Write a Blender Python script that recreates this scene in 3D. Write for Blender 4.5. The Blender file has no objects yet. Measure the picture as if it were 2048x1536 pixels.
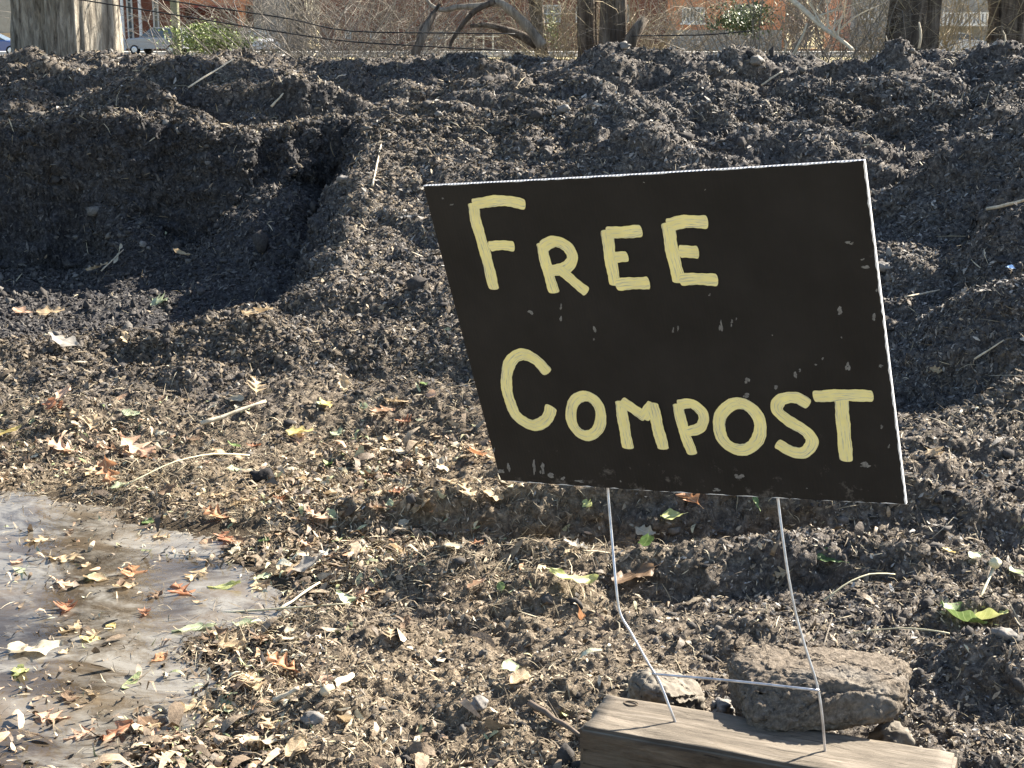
import bpy, math, random
import numpy as np
from mathutils import Vector, Matrix

# ------------------------------------------------------------------ camera, light, exposure
scene = bpy.context.scene
F = 3000.0; PITCH = math.radians(13.5); CAMH = 1.05
cd = bpy.data.cameras.new("camera"); cam = bpy.data.objects.new("camera", cd)
scene.collection.objects.link(cam); scene.camera = cam
cd.sensor_width = 36.0; cd.lens = F / 2048 * 36; cd.clip_start = 0.05; cd.clip_end = 2000
cam.location = (0, 0, CAMH); cam.rotation_euler = (math.radians(90) - PITCH, 0, 0)

SUN_EL = math.radians(34); SUN_BACK = math.radians(33)      # sun stands to the right, a little behind the heap
sdir = Vector((math.cos(SUN_EL) * math.cos(SUN_BACK), math.cos(SUN_EL) * math.sin(SUN_BACK), math.sin(SUN_EL)))
world = bpy.data.worlds.new("World"); scene.world = world; world.use_nodes = True
wn = world.node_tree; bg = wn.nodes["Background"]
sky = wn.nodes.new("ShaderNodeTexSky"); sky.sky_type = 'NISHITA'; sky.sun_disc = False
sky.sun_elevation = SUN_EL; sky.sun_rotation = math.radians(90) - SUN_BACK
wn.links.new(sky.outputs[0], bg.inputs[0]); bg.inputs[1].default_value = 0.057
sl = bpy.data.lights.new("sun", 'SUN'); sl.energy = 5.0; sl.angle = math.radians(0.5); sl.color = (1, .92, .80)
so = bpy.data.objects.new("sun", sl); scene.collection.objects.link(so)
so.rotation_euler = sdir.to_track_quat('Z', 'Y').to_euler(); so.location = sdir * 20
scene.view_settings.view_transform = 'Standard'; scene.view_settings.look = 'None'
scene.view_settings.exposure = 2.12; scene.view_settings.gamma = 1

COL = scene.collection
rng = np.random.RandomState(7); random.seed(7)

def ray(px, py):
    u = (px - 1024) / F; v = (768 - py) / F
    return np.array([u, math.cos(PITCH) + math.sin(PITCH) * v, -math.sin(PITCH) + math.cos(PITCH) * v])
def at_z(px, py, z):
    r = ray(px, py); return np.array([0, 0, CAMH]) + r * ((z - CAMH) / r[2])
def at_y(px, py, Y):
    r = ray(px, py); return np.array([0, 0, CAMH]) + r * (Y / r[1])

# ------------------------------------------------------------------ noise
_p = rng.permutation(256); PERM = np.concatenate([_p, _p, _p]).astype(np.int32)
G3 = np.array([[1,1,0],[-1,1,0],[1,-1,0],[-1,-1,0],[1,0,1],[-1,0,1],[1,0,-1],[-1,0,-1],[0,1,1],[0,-1,1],[0,1,-1],[0,-1,-1],[1,1,0],[-1,1,0],[0,-1,1],[0,-1,-1]], np.float32)
def perlin(P):
    P = np.asarray(P, np.float32); I = np.floor(P).astype(np.int32); f = P - I; I &= 255
    w = f * f * f * (f * (f * 6 - 15) + 10); out = 0
    for dx in (0, 1):
        wx = w[:, 0] if dx else 1 - w[:, 0]
        for dy in (0, 1):
            wy = w[:, 1] if dy else 1 - w[:, 1]
            for dz in (0, 1):
                wz = w[:, 2] if dz else 1 - w[:, 2]
                h = PERM[PERM[PERM[I[:, 0] + dx] + I[:, 1] + dy] + I[:, 2] + dz] & 15
                g = G3[h]
                out = out + wx * wy * wz * (g[:, 0] * (f[:, 0] - dx) + g[:, 1] * (f[:, 1] - dy) + g[:, 2] * (f[:, 2] - dz))
    return out
def fbm(P, f0, n, gain=.5, off=0.):
    s = 0; a = 1.
    for i in range(n):
        s = s + a * perlin(P * (f0 * 2.03 ** i) + 17.3 * i + off); a *= gain
    return s
def lumps(P, f0, off=0.):                                   # rounded clods with sharp creases between
    return np.abs(perlin(P * f0 + 31.7 + off)) * 1.6 + np.abs(perlin(P * f0 * 2.1 + 5.1 + off)) * .8
def sstep(a, b, x):
    t = np.clip((x - a) / (b - a), 0, 1); return t * t * (3 - 2 * t)
def poly_sd(X, Y, pts):
    pts = np.array(pts, float); d = np.full(X.shape, 1e9); ins = np.zeros(X.shape, bool)
    for i in range(len(pts)):
        a = pts[i]; b = pts[(i + 1) % len(pts)]; e = b - a
        wx = X - a[0]; wy = Y - a[1]; t = np.clip((wx * e[0] + wy * e[1]) / (e @ e), 0, 1)
        d = np.minimum(d, np.hypot(wx - t * e[0], wy - t * e[1]))
        c = (a[1] > Y) != (b[1] > Y)
        with np.errstate(divide='ignore', invalid='ignore'):
            xi = a[0] + (Y - a[1]) / (e[1] if e[1] != 0 else 1e-9) * e[0]
        ins ^= c & (X < xi)
    return np.where(ins, -d, d)

# ------------------------------------------------------------------ terrain
PIT = [(-9, 6.1)] + [tuple(at_y(q[0], 262, q[1])[:2]) for q in [(-700, 6.1), (-60, 6.12), (60, 6.06), (150, 6.12), (240, 6.04), (330, 6.10), (420, 6.02), (495, 6.05), (520, 6.12), (550, 6.14), (575, 6.08), (640, 6.16), (700, 6.2)]] + [tuple(at_z(*q)[:2]) for q in [(726, 285, .60), (716, 340, .53), (697, 450, .38), (672, 560, .27), (612, 640, .18), (560, 690, .12), (470, 720, .08), (300, 740, .07), (150, 740, .07), (-60, 740, .07), (-700, 740, .07)]] + [(-9, 4.2)]
PUD = [tuple(at_z(a, b, 0)[:2]) for a, b in [(-500, 955), (0, 968), (120, 985), (240, 1000), (380, 1030), (470, 1055), (500, 1100), (560, 1130),
       (590, 1175), (560, 1230), (520, 1275), (460, 1330), (430, 1375), (410, 1430), (380, 1480), (360, 1540), (340, 1640), (300, 1800), (-500, 1900)]]
RIM_L = ([3.0, 3.65, 3.82, 4.05, 4.3, 4.6, 5.14, 5.57, 6.0, 7.0, 8.4, 9.2, 10.5, 12.5], [0, 0, .06, .12, .17, .26, .40, .54, .64, .745, .84, .70, .20, -.02])
RIM_R = ([3.0, 3.3, 3.6, 4.0, 4.5, 5.2, 6.0, 7.0, 8.4, 9.2, 10.5, 12.5], [0, .015, .09, .20, .37, .57, .68, .75, .81, .66, .20, -.02])
def bump(X, Y, cx, cy, rx, ry, h, rot=0., p=1.):
    c, s = math.cos(rot), math.sin(rot); dx = X - cx; dy = Y - cy
    q = ((dx * c + dy * s) / rx) ** 2 + ((-dx * s + dy * c) / ry) ** 2
    return h * np.exp(-q ** p)
def heap_height(X, Y):
    t = sstep(-.5, .9, X)
    z = (1 - t) * np.interp(Y, *RIM_L) + t * np.interp(Y, *RIM_R)
    t2 = sstep(-.8, -.25, X) * (1 - sstep(.1, .6, X))
    z = z + .02 * t2 * sstep(3.9, 4.8, Y) * (1 - sstep(5.6, 6.4, Y))
    return z
def surface(X, Y):
    """base height, compost amount, litter amount, puddle distance"""
    P0 = np.stack([X, Y, 0 * X], 1)
    wob = fbm(P0, 1.7, 3) * .08
    Zh = heap_height(X, Y + wob)
    sd = poly_sd(X + .06 * fbm(P0, 4.1, 3, .5, off=4) * .45, Y + .045 * fbm(P0, 2.6, 2, .5, off=9), PIT)
    heap = sstep(.03, .16, Zh)
    # plateau and slope relief: shovelled lumps
    big = fbm(P0, 1.15, 2, off=3) * .13 + (lumps(P0 * [.8, 1.7, 1], 1.8) - .45) * .19
    side = sstep(.5, 1.5, X)
    rel = heap * (.50 + .42 * sstep(5.7, 6.6, Y) + .38 * side * sstep(3.4, 4, Y)) * (1 - .62 * sstep(7.4, 8.3, Y))
    ridge = sstep(-.75, -.45, X) * (1 - sstep(0, .4, X)) * sstep(3.9, 4.3, Y) * (1 - sstep(5.6, 6.1, Y))
    rel = rel * (1 - .62 * ridge) * (1 - .45 * sstep(.2, 1.2, X) * sstep(7.0, 8.0, Y))
    Z = Zh + big * rel
    # hollows seen in the right-hand slope and the long ones on top
    Z = Z - bump(X, Y, 1.15, 4.75, .42, .50, .20, .2, 1.6) + bump(X, Y, 1.78, 4.75, .30, .45, .15, 0, 1.5)
    Z = Z - bump(X, Y, .93, 4.0, .22, .30, .10, .3, 1.4) + bump(X, Y, 1.30, 3.9, .18, .35, .14, .2, 1.4)
    Z = Z - bump(X, Y, 1.25, 6.5, .75, .22, .12, .25, 1.5) + bump(X, Y, 1.9, 6.9, .6, .25, .12, .2, 1.4)
    Z = Z + bump(X, Y, 2.25, 8.3, .35, .3, .0) + bump(X, Y, 1.25, 8.3, .5, .3, .03) - bump(X, Y, -2.9, 8.0, .45, 1.0, .09)
    Z = Z - bump(X, Y, -.95, 7.0, .30, .16, .09, .1, 1.5) - bump(X, Y, -1.9, 6.55, .24, .2, .10, .1, 1.5) - bump(X, Y, -.62, 6.7, .28, .16, .10, .1, 1.5)
    # the dug-out pit
    floor = .035 + .03 * sstep(4.6, 5.8, Y) + fbm(P0, 2.2, 3, off=8) * .025 + .10 * sstep(3.9, 4.25, Y) * (1 - sstep(4.35, 4.9, Y)) * (1 - .8 * sstep(-1.05, -.8, X))
    floor = floor + bump(X, Y, -.92, 5.85, .32, .42, .36, .2) + bump(X, Y, -1.5, 5.95, .16, .20, .22) + bump(X, Y, -.62, 4.9, .14, .3, .10, -.2)
    width = .13 + .20 * sstep(-1.0, -.6, X) * (1 - sstep(5.4, 5.7, Y))
    k = sstep(-width, .02, sd) ** .8
    front = (1 - sstep(4.3, 4.6, Y)) * (1 - sstep(-1.0, -.85, X))
    k = np.where(front > 0, (1 - front) * k + front * sstep(-.16, .06, sd), k)
    Z = Z - .6 * big * rel * (1 - sstep(0, .25, sd))
    Z = np.minimum(floor, Z) * (1 - k) + Z * k
    inpit = 1 - k
    # foreground
    fg = 1 - sstep(3.2, 4.0, Y)
    sp = poly_sd(X + .09 * fbm(P0, 5., 3, off=2), Y + .07 * fbm(P0, 4., 3, off=6), PUD)
    flat = 1 - sstep(-.16, .25, sp)
    near = fbm(P0, 2.1, 3, off=12) * .034 + (lumps(P0 * [.8, 1.5, 1], 5.0, 2.) - .45) * .024
    Z = Z + near * (1 - flat) * (.4 + .6 * fg) * (1 - inpit)
    Z = Z + fg * (bump(X, Y, .42, 3.06, .75, .07, .13, -.05, 1.4) + bump(X, Y, .36, 2.74, .62, .065, .075, -.04, 1.3) + bump(X, Y, .70, 2.78, .25, .1, .035)
                  - .8 * bump(X, Y, .0, 2.60, .42, .012, .014, -.07) - .8 * bump(X, Y, .02, 2.545, .42, .012, .014, -.07) - bump(X, Y, .0, 2.49, .4, .012, .012, -.07) - bump(X, Y, .38, 2.88, .70, .07, .05, -.05) + bump(X, Y, .45, 3.40, .60, .07, .05, .06, 1.3) + bump(X, Y, .75, 2.55, .25, .09, .05) + bump(X, Y, .38, 2.45, .22, .08, .03) + bump(X, Y, .06, 2.60, .08, .07, .035) + bump(X, Y, .80, 2.26, .13, .11, .10, 0, 1.3)
                  + bump(X, Y, -.12, 2.68, .10, .05, .02) + bump(X, Y, .17, 2.28, .12, .10, .022) + bump(X, Y, -.32, 2.12, .09, .07, .022) + bump(X, Y, .02, 2.2, .1, .05, .016))
    Z = Z - .026 * (1 - sstep(-.20, .03, sp)) + .004 * sstep(.0, .1, sp)
    compost = np.clip(heap + .5 * fg * sstep(.15, .6, X) , 0, 1)
    litter = (1 - sstep(3.75, 4.15, Y + .3 * fbm(P0, 1.5, 2))) * (1 - .80 * sstep(-.1, .35, X)) * (1 - .55 * sstep(-.55, -.25, X) * (1 - sstep(2.55, 2.9, Y)))
    return Z, compost, litter, sp, inpit, P0

# columns: dense across the heap in front of the camera, coarser farther out to the sides
NX = 840
sx = np.concatenate([-1 - (np.linspace(1, 0, 60, endpoint=False) ** 2) * 3.2, np.linspace(-1, 1, NX), 1 + (np.linspace(0, 1, 61)[1:] ** 2) * 3.2])
yy = np.linspace(1.35, 13, 6000); dens = (1 / yy) * (1 + 2.2 * np.exp(-((yy - 6.0) / .25) ** 2) + .4 * np.exp(-((yy - 4.2) / .4) ** 2)) * np.where(yy > 9.2, .25, 1)
cum = np.cumsum(dens); cum = (cum - cum[0]) / (cum[-1] - cum[0])
NYR = 1150
ys = np.concatenate([np.linspace(-3, 1.3, 24), np.interp(np.linspace(0, 1, NYR), cum, yy)])
SX, SY = np.meshgrid(sx, ys)
GX = (SX * (.36 * np.maximum(SY, 1.3) + .45)).ravel(); GY = SY.ravel().copy()
Z, COMP, LIT, SPD, INPIT, _ = surface(GX, GY)
ny, nx = SX.shape
def grid_normals(V):
    A = V.reshape(ny, nx, 3); du = np.gradient(A, axis=1); dv = np.gradient(A, axis=0)
    n = np.cross(du, dv); n /= np.linalg.norm(n, axis=2, keepdims=True) + 1e-12; return n.reshape(-1, 3)
V = np.stack([GX, GY, Z], 1)
Nn = grid_normals(V)
steep = 1 - sstep(.35, .85, Nn[:, 2])
dry = (1 - sstep(-.06, .10, SPD))                       # 1 under the puddle
heapm = COMP * (1 - dry)
d1 = fbm(V * [1, 1, 1.3], 5.0, 2, .6, 40) * .022 * (.35 + .65 * heapm) * (1 - dry)
d1 = d1 + (lumps(V, 8.0, 3.) - .5) * .030 * np.clip(.15 + 1.6 * fbm(V, 1.3, 2, off=63), 0, 1) * heapm * (1 - .3 * INPIT) + (lumps(V, 22.0, 7.) - .5) * .009 * (.15 + .85 * heapm) * (1 - dry)
d1 = d1 + steep * (fbm(V * [1, 1, 1.6], 6.5, 5, .66, 70) * .024 + (lumps(V * [1, 1, 1.4], 13., 9.) - .5) * .022)
V = V + Nn * d1[:, None]
Nn = grid_normals(V)
d2 = fbm(V, 42., 2, .6, 90) * .0075 * (1 - .8 * dry) + fbm(V, 110., 1, .6, 95) * .003
V = V + Nn * d2[:, None]
Nn = grid_normals(V)

# ------------------------------------------------------------------ mesh helpers
def link(o, parent=None):
    COL.objects.link(o)
    if parent: o.parent = parent
    return o
def np_mesh(name, verts, faces, mats, attrs=None, smooth=False, fmat=None, uv=None):
    """faces: (n,k) int array, all of one size"""
    faces = np.asarray(faces, np.int32); k = faces.shape[1]; n = len(faces)
    me = bpy.data.meshes.new(name)
    me.vertices.add(len(verts)); me.vertices.foreach_set("co", np.asarray(verts, np.float32).ravel())
    me.loops.add(n * k); me.loops.foreach_set("vertex_index", faces.ravel())
    me.polygons.add(n); me.polygons.foreach_set("loop_start", np.arange(0, n * k, k, dtype=np.int32))
    me.polygons.foreach_set("loop_total", np.full(n, k, np.int32))
    if smooth: me.polygons.foreach_set("use_smooth", np.ones(n, bool))
    if fmat is not None: me.polygons.foreach_set("material_index", np.asarray(fmat, np.int32))
    me.update(calc_edges=True)
    for m in (mats if isinstance(mats, list) else [mats]): me.materials.append(m)
    for nm, arr in (attrs or {}).items():
        a = me.attributes.new(nm, 'FLOAT', 'POINT'); a.data.foreach_set("value", np.asarray(arr, np.float32))
    if uv is not None:
        l = me.uv_layers.new(name="UVMap"); l.data.foreach_set("uv", np.asarray(uv, np.float32)[faces.ravel()].ravel())
    return me
def py_mesh(name, verts, faces, mats, smooth=False, fmat=None, uv=None):
    me = bpy.data.meshes.new(name); me.from_pydata([tuple(v) for v in verts], [], [tuple(f) for f in faces]); me.update()
    for m in (mats if isinstance(mats, list) else [mats]): me.materials.append(m)
    for i, p in enumerate(me.polygons):
        p.use_smooth = smooth
        if fmat: p.material_index = fmat[i]
    if uv is not None:
        l = me.uv_layers.new(name="UVMap")
        for lp in me.loops: l.data[lp.index].uv = uv[lp.vertex_index]
    return me
def obj(name, me, parent=None): return link(bpy.data.objects.new(name, me), parent)
def tag(o, label=None, cat=None, group=None, kind=None):
    if label: o["label"] = label
    if cat: o["category"] = cat
    if group: o["group"] = group
    if kind: o["kind"] = kind
    return o
def empty(name, loc, rz=0):
    o = bpy.data.objects.new(name, None); COL.objects.link(o); o.location = loc; o.rotation_euler = (0, 0, rz)
    o.empty_display_size = .05
    return o
class MB:
    def __init__(s): s.v = []; s.f = []; s.m = []
    def add(s, vs, fs, m=0):
        b = len(s.v); s.v += [tuple(map(float, v)) for v in vs]; s.f += [tuple(i + b for i in f) for f in fs]; s.m += [m] * len(fs)
    def box(s, c, d, m=0, rz=0.):
        cx, cy, cz = c; x, y, z = d[0] / 2, d[1] / 2, d[2] / 2; co, si = math.cos(rz), math.sin(rz)
        vs = [(cx + a * x * co - b * y * si, cy + a * x * si + b * y * co, cz + e * z) for e in (-1, 1) for a, b in ((-1, -1), (1, -1), (1, 1), (-1, 1))]
        s.add(vs, [(3, 2, 1, 0), (4, 5, 6, 7), (0, 1, 5, 4), (1, 2, 6, 5), (2, 3, 7, 6), (3, 0, 4, 7)], m)
    def tube(s, pts, radii, n=8, m=0, cap=True):
        pts = [Vector(p) for p in pts]; rings = []
        if not hasattr(radii, '__len__'): radii = [radii] * len(pts)
        a = None
        for i, p in enumerate(pts):
            t = (pts[min(i + 1, len(pts) - 1)] - pts[max(i - 1, 0)])
            if t.length < 1e-9: t = Vector((0, 0, 1))
            t.normalize()
            if a is None: a = t.orthogonal().normalized()
            a = (a - t * a.dot(t)); a = a.normalized() if a.length > 1e-6 else t.orthogonal().normalized()
            b = t.cross(a)
            rings.append([p + (a * math.cos(q) + b * math.sin(q)) * radii[i] for q in (2 * math.pi * j / n for j in range(n))])
        vs = [v for r in rings for v in r]; fs = []
        for i in range(len(pts) - 1):
            for j in range(n):
                fs.append((i * n + j, i * n + (j + 1) % n, (i + 1) * n + (j + 1) % n, (i + 1) * n + j))
        if cap: fs.append(tuple(range(n - 1, -1, -1))); fs.append(tuple((len(pts) - 1) * n + j for j in range(n)))
        s.add(vs, fs, m)
    def build(s, name, mats, parent=None, smooth=False):
        return obj(name, py_mesh(name, s.v, s.f, mats, smooth, s.m), parent)

# ------------------------------------------------------------------ materials
def new_mat(name, rough=.8, spec=.3):
    m = bpy.data.materials.new(name); m.use_nodes = True; nt = m.node_tree; b = nt.nodes["Principled BSDF"]
    b.inputs["Roughness"].default_value = rough; b.inputs["Specular IOR Level"].default_value = spec
    return m, nt, b
def N(nt, t, **k):
    n = nt.nodes.new(t)
    for a, v in k.items():
        if a.startswith('i_'): n.inputs[a[2:].replace('_', ' ')].default_value = v
        else: setattr(n, a, v)
    return n
def ramp(nt, fac, stops, interp='LINEAR'):
    r = nt.nodes.new("ShaderNodeValToRGB"); e = r.color_ramp.elements; r.color_ramp.interpolation = interp
    while len(e) < len(stops): e.new(.5)
    for s, (p, c) in zip(e, stops): s.position = p; s.color = (*c, 1)
    nt.links.new(fac, r.inputs[0]); return r
def mix(nt, a, b, fac, mode='MIX'):
    m = nt.nodes.new("ShaderNodeMix"); m.data_type = 'RGBA'; m.blend_type = mode
    for sck, v in ((m.inputs[6], a), (m.inputs[7], b), (m.inputs[0], fac)):
        if isinstance(v, bpy.types.NodeSocket): nt.links.new(v, sck)
        elif isinstance(v, (int, float)): sck.default_value = v
        else: sck.default_value = (*v, 1)
    return m.outputs[2]
def noise(nt, scale, detail=3, rough=.6, vec=None, dist=0.):
    n = N(nt, "ShaderNodeTexNoise"); n.inputs["Scale"].default_value = scale; n.inputs["Detail"].default_value = detail
    n.inputs["Roughness"].default_value = rough; n.inputs["Distortion"].default_value = dist
    if vec is not None: nt.links.new(vec, n.inputs["Vector"])
    return n
def objvec(nt, sc=(1, 1, 1)):
    t = nt.nodes.new("ShaderNodeTexCoord"); mp = nt.nodes.new("ShaderNodeMapping"); mp.inputs["Scale"].default_value = sc
    nt.links.new(t.outputs["Object"], mp.inputs[0]); return mp.outputs[0]
def bumpn(nt, b, h, strength=.5, dist=.01):
    n = nt.nodes.new("ShaderNodeBump"); n.inputs["Strength"].default_value = strength; n.inputs["Distance"].default_value = dist
    nt.links.new(h, n.inputs["Height"]); nt.links.new(n.outputs[0], b.inputs["Normal"]); return n
def simple(name, c1, c2, scale=20, rough=.7, spec=.3, bump=.0, dist=.005, vs=(1, 1, 1), metal=0.):
    m, nt, b = new_mat(name, rough, spec); v = objvec(nt, vs); n = noise(nt, scale, 5, .65, v)
    r = ramp(nt, n.outputs[0], [(.3, c1), (.7, c2)]); nt.links.new(r.outputs[0], b.inputs["Base Color"])
    b.inputs["Metallic"].default_value = metal
    if bump: bumpn(nt, b, n.outputs[0], bump, dist)
    return m

# soil: one material, its colour from two real ingredients (dark compost, tan trodden soil) given per vertex, plus painted pit shade
soil, nt, b = new_mat("soil", .92, .12)
v = objvec(nt)
a_d = N(nt, "ShaderNodeAttribute", attribute_name="pit_shade"); a_l = N(nt, "ShaderNodeAttribute", attribute_name="tan"); a_w = N(nt, "ShaderNodeAttribute", attribute_name="wet")
n1 = noise(nt, 60, 6, .72, v, .6); n2 = noise(nt, 3.0, 4, .6, v); n3 = noise(nt, 190, 3, .7, v)
dark = ramp(nt, n1.outputs[0], [(.30, (.034, .032, .032)), (.48, (.092, .085, .079)), (.60, (.185, .172, .156)), (.72, (.32, .298, .27))])
tan = ramp(nt, n1.outputs[0], [(.28, (.055, .044, .032)), (.48, (.15, .12, .083)), (.62, (.28, .228, .16)), (.76, (.42, .355, .26))])
tone = ramp(nt, n2.outputs[0], [(.3, (.78, .78, .82)), (.7, (1.15, 1.09, 1.0))])
c = mix(nt, dark.outputs[0], tan.outputs[0], a_l.outputs["Fac"]); c = mix(nt, c, tone.outputs[0], 1., 'MULTIPLY')
c = mix(nt, c, (.50, .54, .62), a_d.outputs["Fac"], 'MULTIPLY'); c = mix(nt, c, (.055, .042, .028), a_w.outputs["Fac"]); nt.links.new(c, b.inputs["Base Color"])  # bluish multiply paints shade into the pit soil
hm = N(nt, "ShaderNodeMath", operation='ADD'); nt.links.new(n1.outputs[0], hm.inputs[0]); nt.links.new(n3.outputs[0], hm.inputs[1])
bumpn(nt, b, hm.outputs[0], .9, .006)

def tint_mat(name, stops, rough=.8, spec=.25, translucent=0.):
    m, nt, b = new_mat(name, rough, spec)
    a = N(nt, "ShaderNodeAttribute", attribute_name="tint"); r = ramp(nt, a.outputs["Fac"], stops)
    n = noise(nt, 120, 3, .7, objvec(nt)); t = ramp(nt, n.outputs[0], [(.3, (.6, .6, .6)), (.7, (1.25, 1.25, 1.25))])
    c = mix(nt, r.outputs[0], t.outputs[0], 1., 'MULTIPLY'); nt.links.new(c, b.inputs["Base Color"])
    bumpn(nt, b, n.outputs[0], .5, .003)
    return m
M_chip = tint_mat("compost_chip", [(0, (.030, .029, .030)), (.30, (.085, .079, .074)), (.58, (.19, .176, .16)), (.80, (.34, .318, .285)), (.93, (.52, .49, .44)), (1, (.66, .63, .57))], .8, .15)
M_chip_tan = tint_mat("trodden_chip", [(0, (.036, .029, .022)), (.30, (.10, .080, .058)), (.58, (.20, .162, .115)), (.80, (.33, .275, .20)), (1, (.52, .45, .34))], .8, .15)
M_straw = tint_mat("straw", [(0, (.07, .055, .037)), (.45, (.18, .14, .09)), (.78, (.34, .28, .18)), (1, (.56, .49, .35))], .7, .3)
M_clod = tint_mat("clod", [(0, (.033, .031, .031)), (.5, (.085, .078, .072)), (.85, (.17, .157, .14)), (1, (.29, .27, .24))], .95, .1)
M_litter = tint_mat("leaf_bits", [(0, (.07, .052, .036)), (.30, (.16, .118, .078)), (.60, (.28, .215, .145)), (.76, (.46, .37, .26)), (.82, (.44, .26, .15)), (.86, (.55, .46, .32)), (.90, (.26, .30, .13)), (1, (.70, .64, .48))], .6, .35)

def leaf_mat(name, c1, c2, vein, rough=.55):
    m, nt, b = new_mat(name, rough, .35)
    uv = N(nt, "ShaderNodeUVMap"); sep = N(nt, "ShaderNodeSeparateXYZ"); nt.links.new(uv.outputs[0], sep.inputs[0])
    n = noise(nt, 45, 5, .7, objvec(nt)); r = ramp(nt, n.outputs[0], [(.3, c1), (.68, c2)])
    # midrib and side veins from the leaf's own UV (u across -1..1 stored 0..1, v along)
    s1 = N(nt, "ShaderNodeMath", operation='SUBTRACT', i_Value=0.); nt.links.new(sep.outputs[0], s1.inputs[0]); s1.inputs[1].default_value = .5
    ab = N(nt, "ShaderNodeMath", operation='ABSOLUTE'); nt.links.new(s1.outputs[0], ab.inputs[0])
    mid = N(nt, "ShaderNodeMath", operation='LESS_THAN'); nt.links.new(ab.outputs[0], mid.inputs[0]); mid.inputs[1].default_value = .03
    w = N(nt, "ShaderNodeMath", operation='MULTIPLY_ADD'); nt.links.new(ab.outputs[0], w.inputs[0]); w.inputs[1].default_value = -.55; nt.links.new(sep.outputs[1], w.inputs[2])
    w2 = N(nt, "ShaderNodeMath", operation='MULTIPLY'); nt.links.new(w.outputs[0], w2.inputs[0]); w2.inputs[1].default_value = 50.
    sn = N(nt, "ShaderNodeMath", operation='SINE'); nt.links.new(w2.outputs[0], sn.inputs[0])
    gt = N(nt, "ShaderNodeMath", operation='GREATER_THAN'); nt.links.new(sn.outputs[0], gt.inputs[0]); gt.inputs[1].default_value = .93
    mx = N(nt, "ShaderNodeMath", operation='MAXIMUM'); nt.links.new(mid.outputs[0], mx.inputs[0])
    hf = N(nt, "ShaderNodeMath", operation='MULTIPLY'); nt.links.new(gt.outputs[0], hf.inputs[0]); hf.inputs[1].default_value = .5; nt.links.new(hf.outputs[0], mx.inputs[1])
    c = mix(nt, r.outputs[0], vein, mx.outputs[0]); nt.links.new(c, b.inputs["Base Color"])
    tr = N(nt, "ShaderNodeBsdfTranslucent"); nt.links.new(c, tr.inputs[0]); ms = N(nt, "ShaderNodeMixShader"); ms.inputs[0].default_value = .28
    out = nt.nodes["Material Output"]; nt.links.new(b.outputs[0], ms.inputs[1]); nt.links.new(tr.outputs[0], ms.inputs[2]); nt.links.new(ms.outputs[0], out.inputs[0])
    bumpn(nt, b, n.outputs[0], .5, .003)
    return m
LM = dict(
    orange=leaf_mat("leaf_orange", (.30, .13, .06), (.50, .26, .13), (.55, .36, .20)),
    rust=leaf_mat("leaf_rust", (.25, .10, .05), (.42, .20, .11), (.45, .27, .15)),
    pink=leaf_mat("leaf_pinkish", (.42, .26, .17), (.62, .42, .29), (.70, .52, .36)),
    tan=leaf_mat("leaf_tan", (.34, .24, .13), (.56, .43, .27), (.62, .50, .33)),
    pale=leaf_mat("leaf_pale", (.36, .31, .22), (.58, .52, .39), (.60, .54, .41)),
    brown=leaf_mat("leaf_brown", (.12, .075, .045), (.25, .165, .10), (.30, .20, .12)),
    grey=leaf_mat("leaf_grey", (.22, .20, .17), (.42, .39, .34), (.42, .39, .34)),
    green=leaf_mat("leaf_green", (.11, .17, .055), (.22, .30, .11), (.40, .50, .22)),
    lime=leaf_mat("leaf_yellow_green", (.36, .40, .13), (.55, .56, .24), (.60, .62, .32)),
    sage=leaf_mat("leaf_sage", (.30, .36, .20), (.48, .52, .34), (.52, .56, .38)),
    dgreen=leaf_mat("leaf_dark_green", (.05, .09, .03), (.11, .18, .06), (.18, .26, .10)),
    yellow=leaf_mat("leaf_yellow", (.55, .42, .13), (.72, .60, .27), (.74, .64, .34)))

# ------------------------------------------------------------------ ground and heap sheets
idx = np.arange(ny * nx).reshape(ny, nx)
quads = np.stack([idx[:-1, :-1], idx[:-1, 1:], idx[1:, 1:], idx[1:, :-1]], -1).reshape(-1, 4)
tanv = np.clip((LIT * .55 + .45 * (1 - sstep(3.3, 3.9, GY)) * (1 - .55 * sstep(.1, .7, GX) )) * (1 - .3 * COMP) + .14 * np.clip(fbm(np.stack([GX, GY, 0 * GX], 1), 1.2, 3, off=21), 0, 1) + .10 * sstep(.3, -.6, GX) * COMP, 0, 1)
wet = 1 - sstep(-.05, .02, SPD)
qy = GY[quads[:, 0]]; qh = COMP[quads[:, 0]] * (GY[quads[:, 0]] > 3.1)
heapq = qh > .5
PIT_SHADE = np.clip(INPIT * 1.0 + steep * (GX < -.45) * (GY > 4.3) * (GY < 6.5), 0, 1)  # mask of the painted shade: pit floor and steep walls at left
def sub(name, q, label=None, cat=None, kind=None):
    used = np.unique(q); rm = np.full(ny * nx, -1, np.int64); rm[used] = np.arange(len(used))
    me = np_mesh(name, V[used], rm[q], soil, {"tan": tanv[used], "wet": wet[used], "pit_shade": PIT_SHADE[used]}, smooth=True)
    return tag(obj(name, me), label, cat, kind=kind)
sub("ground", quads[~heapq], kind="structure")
sub("compost_heap", quads[heapq], "long dark compost heap dug out on its left side, behind the sign", "compost heap")

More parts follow.
